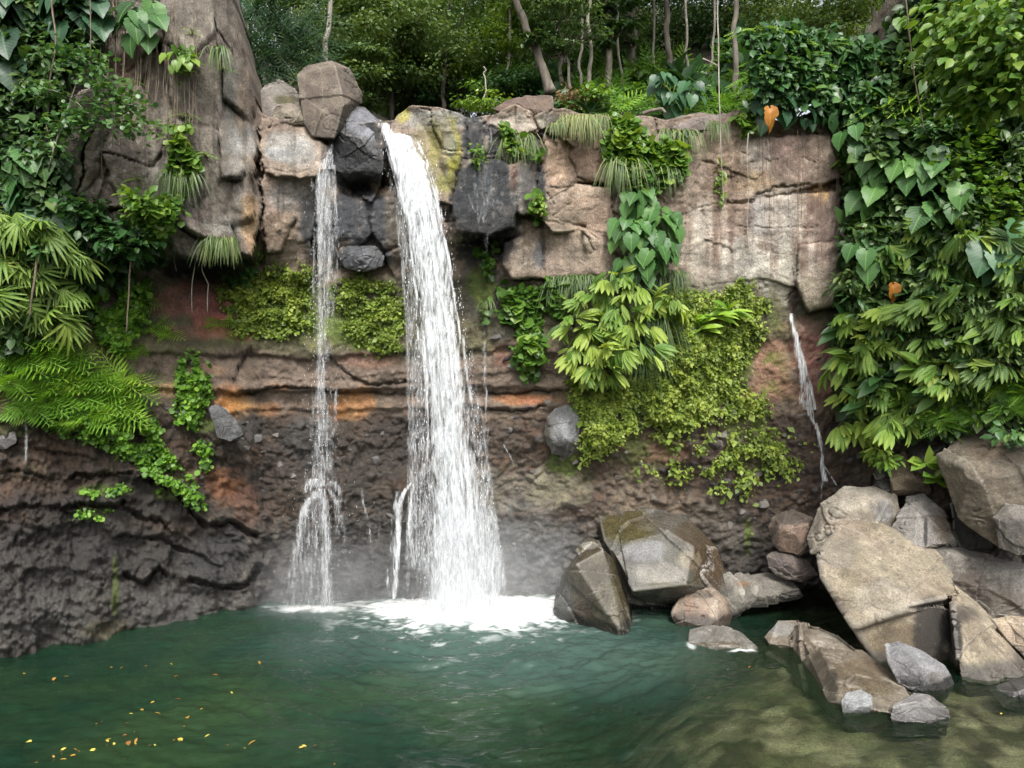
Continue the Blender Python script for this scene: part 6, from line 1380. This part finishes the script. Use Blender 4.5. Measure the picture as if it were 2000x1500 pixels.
# ---- forest above the cliff: trunks with crowns
def crown(mb, ctr, rad, n, size, light, sprays=46, tp=OVAL, flat=.26):
    nc = sprays; d_ = nrm(G(nc, 3)); q = R.random((nc, 1)) ** .38
    cc_ = ctr + d_ * q * np.asarray(rad); lt = light + .2 * R.normal(size=nc)
    k = n // nc; rad = np.asarray(rad)
    for i_ in range(nc):
        sp = rad * R.uniform(.12, .26)
        p_ = cc_[i_] + G(k, 3) * sp * np.array([1, 1, flat])
        tip = nrm((p_ - cc_[i_]) * np.array([1, 1, .3])) + DOWN * .45 + G(k, 3) * .3
        scatter(mb, tp, p_, tip, UP + G(k, 3) * .38, size * R.uniform(.65, 1.3, k), np.clip(lt[i_] + .13 * R.normal(size=k), 0, 1))
    return cc_
def tree(pts, r0, r1, label, crowns, group=None, bark=B_TRUNK, leaf=L_TREE, size=.16, n=3000, light=.5, limbs=7, cat="tree", name="forest_tree"):
    r0, r1 = r0 * .72, r1 * .72
    W_ = np.array([P(*p) for p in pts]); o_ = W_[0]
    t_ = np.linspace(0, 1, len(W_)); tt = np.linspace(0, 1, len(W_) * 6)
    W2 = np.column_stack([np.interp(tt, t_, W_[:, i]) for i in range(3)]); W2[:, 0] += .06 * vnoise(np.column_stack([tt * 9, np.full(len(tt), o_[0])]), 611)
    e = empty(name, o_, label, cat, group)
    ms = MB(); ms.tube(W2, np.linspace(r0, r1, len(W2)) * (1 + .5 * np.exp(-tt * 18)), None, 9)
    mb = MB()
    for (cu, cv, cY_, rx, ry, rz, fr) in crowns:
        c_ = np.array(P(cu, cv, cY_)); cc_ = crown(mb, c_, (rx, ry, rz), int(n * fr), size, light, max(10, int(34 * fr)))
        j = np.argmin(np.linalg.norm(W2 - c_, axis=1)); a_ = W2[max(0, j - 1)]
        for i_ in range(min(limbs, len(cc_))): ms.tube([a_, a_ * .4 + cc_[i_] * .6 + np.array([0, 0, -.15]), cc_[i_]], max(.02, r1 * .5), .012, 5)
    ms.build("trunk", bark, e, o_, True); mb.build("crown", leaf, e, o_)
    return e
tree([(634, 125, 17.5), (640, 60, 17.5), (643, -40, 17.5), (650, -200, 17.6)], .10, .06, "slim pale trunked tree straight behind the tall squared boulder", [(650, -170, 17.6, 2.2, 2, 1.2, .8)], bark=B_PALE, size=.14)
tree([(1076, 182, 17.6), (1062, 130, 17.6), (1035, 75, 17.5), (1012, 20, 17.4), (1000, -60, 17.3), (985, -180, 17.2)], .17, .09, "leaning tree curving up from the rim", [(990, -170, 17.3, 2.6, 2.2, 1.3, 1.), (1035, 70, 17.3, .35, .3, .15, .06)], bark=B_TRUNK, size=.15)
tree([(1153, 170, 18.5), (1152, 80, 18.5), (1150, -40, 18.6), (1148, -200, 18.6)], .075, .05, "straight thin grey trunked tree next to the leaning tree", [(1150, -180, 18.6, 2.2, 2, 1.2, .8)], bark=B_PALE, size=.15)
tree([(1115, 175, 18), (1108, 120, 18), (1100, 80, 18), (1085, 40, 17.9)], .06, .03, "small forking tree with pale leafy sprays behind the rim", [(1090, 30, 17.8, 1.0, .7, .35, .28), (1075, 82, 17.6, .7, .6, .16, .14), (1140, 55, 17.8, .6, .5, .2, .12)], leaf=L_TREEL, size=.10, light=.65, n=3600)
tree([(1185, 175, 19.5), (1188, 80, 19.5), (1190, -60, 19.6), (1190, -220, 19.6)], .14, .10, "thick vine wrapped tree behind the thin grey trunk", [(1190, -190, 19.6, 2.8, 2.4, 1.4, 1.), (1205, 40, 19.3, .6, .5, .9, .2)], size=.16, light=.4)
tree([(1232, 140, 24), (1236, 40, 24), (1236, -100, 24), (1236, -240, 24)], .24, .2, "stout dark tree deep in the forest", [(1236, -200, 24, 3.6, 3, 1.8, 1.), (1200, 60, 23.5, 1.2, 1, .7, .2)], size=.18, light=.35)
tree([(1436, 195, 17), (1436, 100, 17), (1437, -20, 17), (1438, -200, 17)], .10, .08, "straight grey trunked tree beside the long liana", [(1440, -190, 17, 2.4, 2, 1.2, .9)], bark=B_TRUNK, size=.15, light=.4)
tree([(1305, 160, 21), (1305, 90, 21), (1303, 0, 21), (1300, -200, 21)], .14, .1, "dim brown tree in the darkest part of the forest", [(1310, -190, 21, 3.2, 2.8, 1.5, 1.)], size=.16, light=.3)
tree([(948, 215, 17.4), (948, 160, 17.4), (947, 130, 17.4)], .035, .02, "thin pale sapling stem behind the yellow mossy block", [(930, 190, 17.2, .75, .6, .32, .12), (965, 205, 17, .4, .4, .2, .06)], bark=B_PALE, leaf=L_BRIGHT, size=.12, light=.65, cat="sapling", name="young_tree", limbs=3)
for k, (u_, Y_, tilt) in enumerate([(1130, 19, 4), (1215, 21, -6), (1275, 22, 3), (1345, 20, -3), (1388, 23, 5), (822, 22, 3), (880, 24, -4), (985, 20, 6)]):
    bot = 750 - (float(slope_z((u_ - 1000) / F * Y_, Y_)) - .2 - CAM_H) / Y_ * F
    tree([(u_, bot, Y_), (u_ + tilt, bot / 2, Y_), (u_ + 2 * tilt, -150, Y_)], .065, .045, "slim pole like tree with a bare pale stem in the shaded forest", [(u_ + 2 * tilt, -170, Y_, 1.3, 1.2, .8, .4)], "slim bare stemmed trees in the forest", B_PALE, size=.14, limbs=3)
FG = "trees filling the forest behind the falls"
ctrs = []
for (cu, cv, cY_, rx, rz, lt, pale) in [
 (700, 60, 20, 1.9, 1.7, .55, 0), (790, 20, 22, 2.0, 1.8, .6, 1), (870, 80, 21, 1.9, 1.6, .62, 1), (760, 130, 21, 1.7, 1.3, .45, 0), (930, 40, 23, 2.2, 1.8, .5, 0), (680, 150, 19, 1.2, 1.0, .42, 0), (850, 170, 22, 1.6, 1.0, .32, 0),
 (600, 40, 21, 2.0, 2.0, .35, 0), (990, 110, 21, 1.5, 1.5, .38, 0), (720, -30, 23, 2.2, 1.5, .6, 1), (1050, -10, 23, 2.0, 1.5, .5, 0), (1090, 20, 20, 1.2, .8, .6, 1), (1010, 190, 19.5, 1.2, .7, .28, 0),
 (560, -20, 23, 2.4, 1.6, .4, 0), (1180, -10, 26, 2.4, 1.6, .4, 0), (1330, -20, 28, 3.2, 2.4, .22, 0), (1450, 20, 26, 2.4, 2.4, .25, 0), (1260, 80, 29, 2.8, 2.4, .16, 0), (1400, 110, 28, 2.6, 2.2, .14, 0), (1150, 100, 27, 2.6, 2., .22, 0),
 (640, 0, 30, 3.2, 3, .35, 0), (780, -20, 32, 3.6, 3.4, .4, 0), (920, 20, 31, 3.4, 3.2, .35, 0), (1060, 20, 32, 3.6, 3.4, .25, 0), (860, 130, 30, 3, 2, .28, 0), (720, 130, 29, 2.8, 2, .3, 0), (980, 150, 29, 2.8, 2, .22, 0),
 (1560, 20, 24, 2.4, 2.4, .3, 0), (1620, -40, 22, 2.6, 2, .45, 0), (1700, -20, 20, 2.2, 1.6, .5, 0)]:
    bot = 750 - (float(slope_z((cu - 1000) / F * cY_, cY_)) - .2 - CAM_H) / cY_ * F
    tree([(cu + R.uniform(-25, 25), bot, cY_), (cu + R.uniform(-10, 10), (bot + cv) / 2, cY_), (cu, cv - 10, cY_)], .12 * cY_ / 22, .07, "leafy tree in the forest wall behind the falls, its trunk hidden by leaves", [(cu, cv, cY_, rx, rx * .85, rz, 1.)], FG, leaf=L_TREEL if pale else (L_TREE, L_SMALL, L_TREE, L_BRIGHT)[int(cu) // 10 % 4] if cY_ < 25 else L_TREE, size=.13 * (cY_ / 21) ** .5, n=5200, light=lt + (.3 if cY_ < 25 else .12), limbs=5)  # far crowns get a darker leaf tint, painting in the shade between crowns
# undergrowth along the rim
UG = "undergrowth along the rim"
for k in range(66):
    u_ = R.uniform(1085, 1470); Y_ = R.uniform(16.3, 19.5) if k < 34 else R.uniform(19.5, 26); x_ = (u_ - 1000) / F * Y_
    v_ = 750 - (float(slope_z(x_, Y_)) + .22 - CAM_H) / Y_ * F
    if k % 3: fern_plant(u_, v_, 10, 42 + 20 * R.random(), "leafy undergrowth plant on the shaded forest floor behind the rim", UG, L_FERN if k % 2 else L_SMALL, Y_, .3 + .15 * R.random(), FROND2 if k % 2 else OVAL, 1.4, 1.0, name="undergrowth_plant")
    else: bush(u_, v_, 36, 26, 200, 16, "leafy undergrowth plant on the shaded forest floor behind the rim", UG, L_SMALL if k % 2 else L_BRIGHT, Y_, .35, OVAL, name="undergrowth_plant")
bush(1172, 190, 30, 22, 220, 14, "bright bush on the rim behind the dry yellow grass", mat=L_BRIGHT, Y_=16.2, light=.5)
bush(1120, 190, 40, 14, 260, 12, "brown withered tussock at the foot of the leaning tree", mat=leaf_material("withered_leaf", (.06, .04, .02), (.17, .11, .05), (.30, .22, .10)), Y_=16.4, light=.4, tp=LANCE)
for k, (u_, v_) in enumerate([(1290, 175), (1310, 205), (1345, 190)]): heart_plant(u_, v_, 22, 5, 34, ["green heart leaved herb on the forest floor, the farthest of three", "green heart leaved herb at the lip of the wall above the ivy creepers", "green heart leaved herb behind the grey rim slab"][k], L_HEARTD, 16.5, .6)
vine([(1255, 222, 15.6), (1270, 216, 15.5), (1292, 212, 15.5), (1300, 220, 15.4)], .05, "fallen brown log lying on the rim", B_TRUNK, wob=.02, name="log")
vine([(1375, 115, 17.0), (1395, 125, 16.8), (1402, 130, 16.6)], .02, "dead pale stick poking out of the forest", B_PALE, name="stick")
# overhanging branch of a near tree, top right
e_o = np.array(P(2130, 60, 10.5)); e = empty("overhanging_tree", e_o, "near tree branch with broad yellow green leaves reaching in at the top", "tree"); mb = MB(); ms = MB()
for (bu, bv, by, br) in [(1900, 40, 10.6, .5), (1960, 20, 10.2, .55), (1930, 110, 10.4, .5), (1860, 80, 10.8, .4), (1985, 90, 10, .5), (1990, 170, 10.2, .45), (1940, 180, 10.6, .4), (1880, 150, 10.9, .3), (2050, 100, 10, .6), (1850, 20, 11, .4), (1905, 205, 10.9, .3), (2040, 0, 10, .6)]:
    c_ = np.array(P(bu, bv, by)); ms.tube([e_o, (e_o + c_) / 2 + np.array([0, 0, .25]), c_], .035, .01, 5); q = 150
    p_ = c_ + G(q, 3) * np.array([br * .62, br * .55, br * .34])
    scatter(mb, OVAL, p_, nrm(p_ - c_) * np.array([1, 1, .3]) + DOWN * .6 + G(q, 3) * .3, UP + OUT * .25 + G(q, 3) * .4, .19 * R.uniform(.6, 1.25, q), np.clip(.45 + .2 * R.normal(size=q), 0, 1))
ms.build("branches", B_TRUNK, e, e_o); mb.build("foliage", L_BRIGHT, e, e_o)
# tree crowns above the view are built and shade the forest

# ---- floating leaves
LG = "fallen leaves drifting on the pool"
for k, (u_, v_) in enumerate([(62, 1450), (103, 1475), (117, 1470), (130, 1460), (144, 1465), (150, 1470), (148, 1478), (117, 1487), (67, 1493), (175, 1470), (198, 1411), (188, 1417), (207, 1446), (217, 1443), (222, 1450), (248, 1437), (263, 1431), (268, 1443), (250, 1450), (262, 1451), (245, 1416), (252, 1398), (300, 1455), (297, 1456), (274, 1386), (302, 1395), (342, 1368), (367, 1406), (360, 1422), (338, 1449), (348, 1443), (397, 1388), (410, 1437), (445, 1455), (475, 1459), (500, 1448), (583, 1463), (590, 1457), (612, 1462), (108, 1323), (125, 1323), (116, 1353), (215, 1308), (332, 1298), (288, 1300), (45, 1318), (505, 1291), (450, 1356), (302, 1372), (340, 1320), (1467, 1301), (1958, 1394), (652, 1495), (240, 1305), (415, 1324)]):
    Y_ = 5 * F / (v_ - 750); o_ = np.array([(u_ - 1000) / F * Y_, Y_, .0]); o_[2] = float(wave_z(np.array([o_[0]]), np.array([o_[1]]))[0]) + .012
    mb = MB(); a_ = R.random() * 6.28; scatter(mb, LANCE if k % 3 else OVAL, o_, np.array([math.cos(a_), math.sin(a_), .02]), UP + G(3) * .12, R.uniform(.04, .115), R.choice([-.1, .1, .3, .5, .7, .95]))
    tag(mb.build("floating_leaf", L_FLOAT, None, tuple(o_)), "fallen yellow or orange leaf floating on the green pool", "leaf", LG)
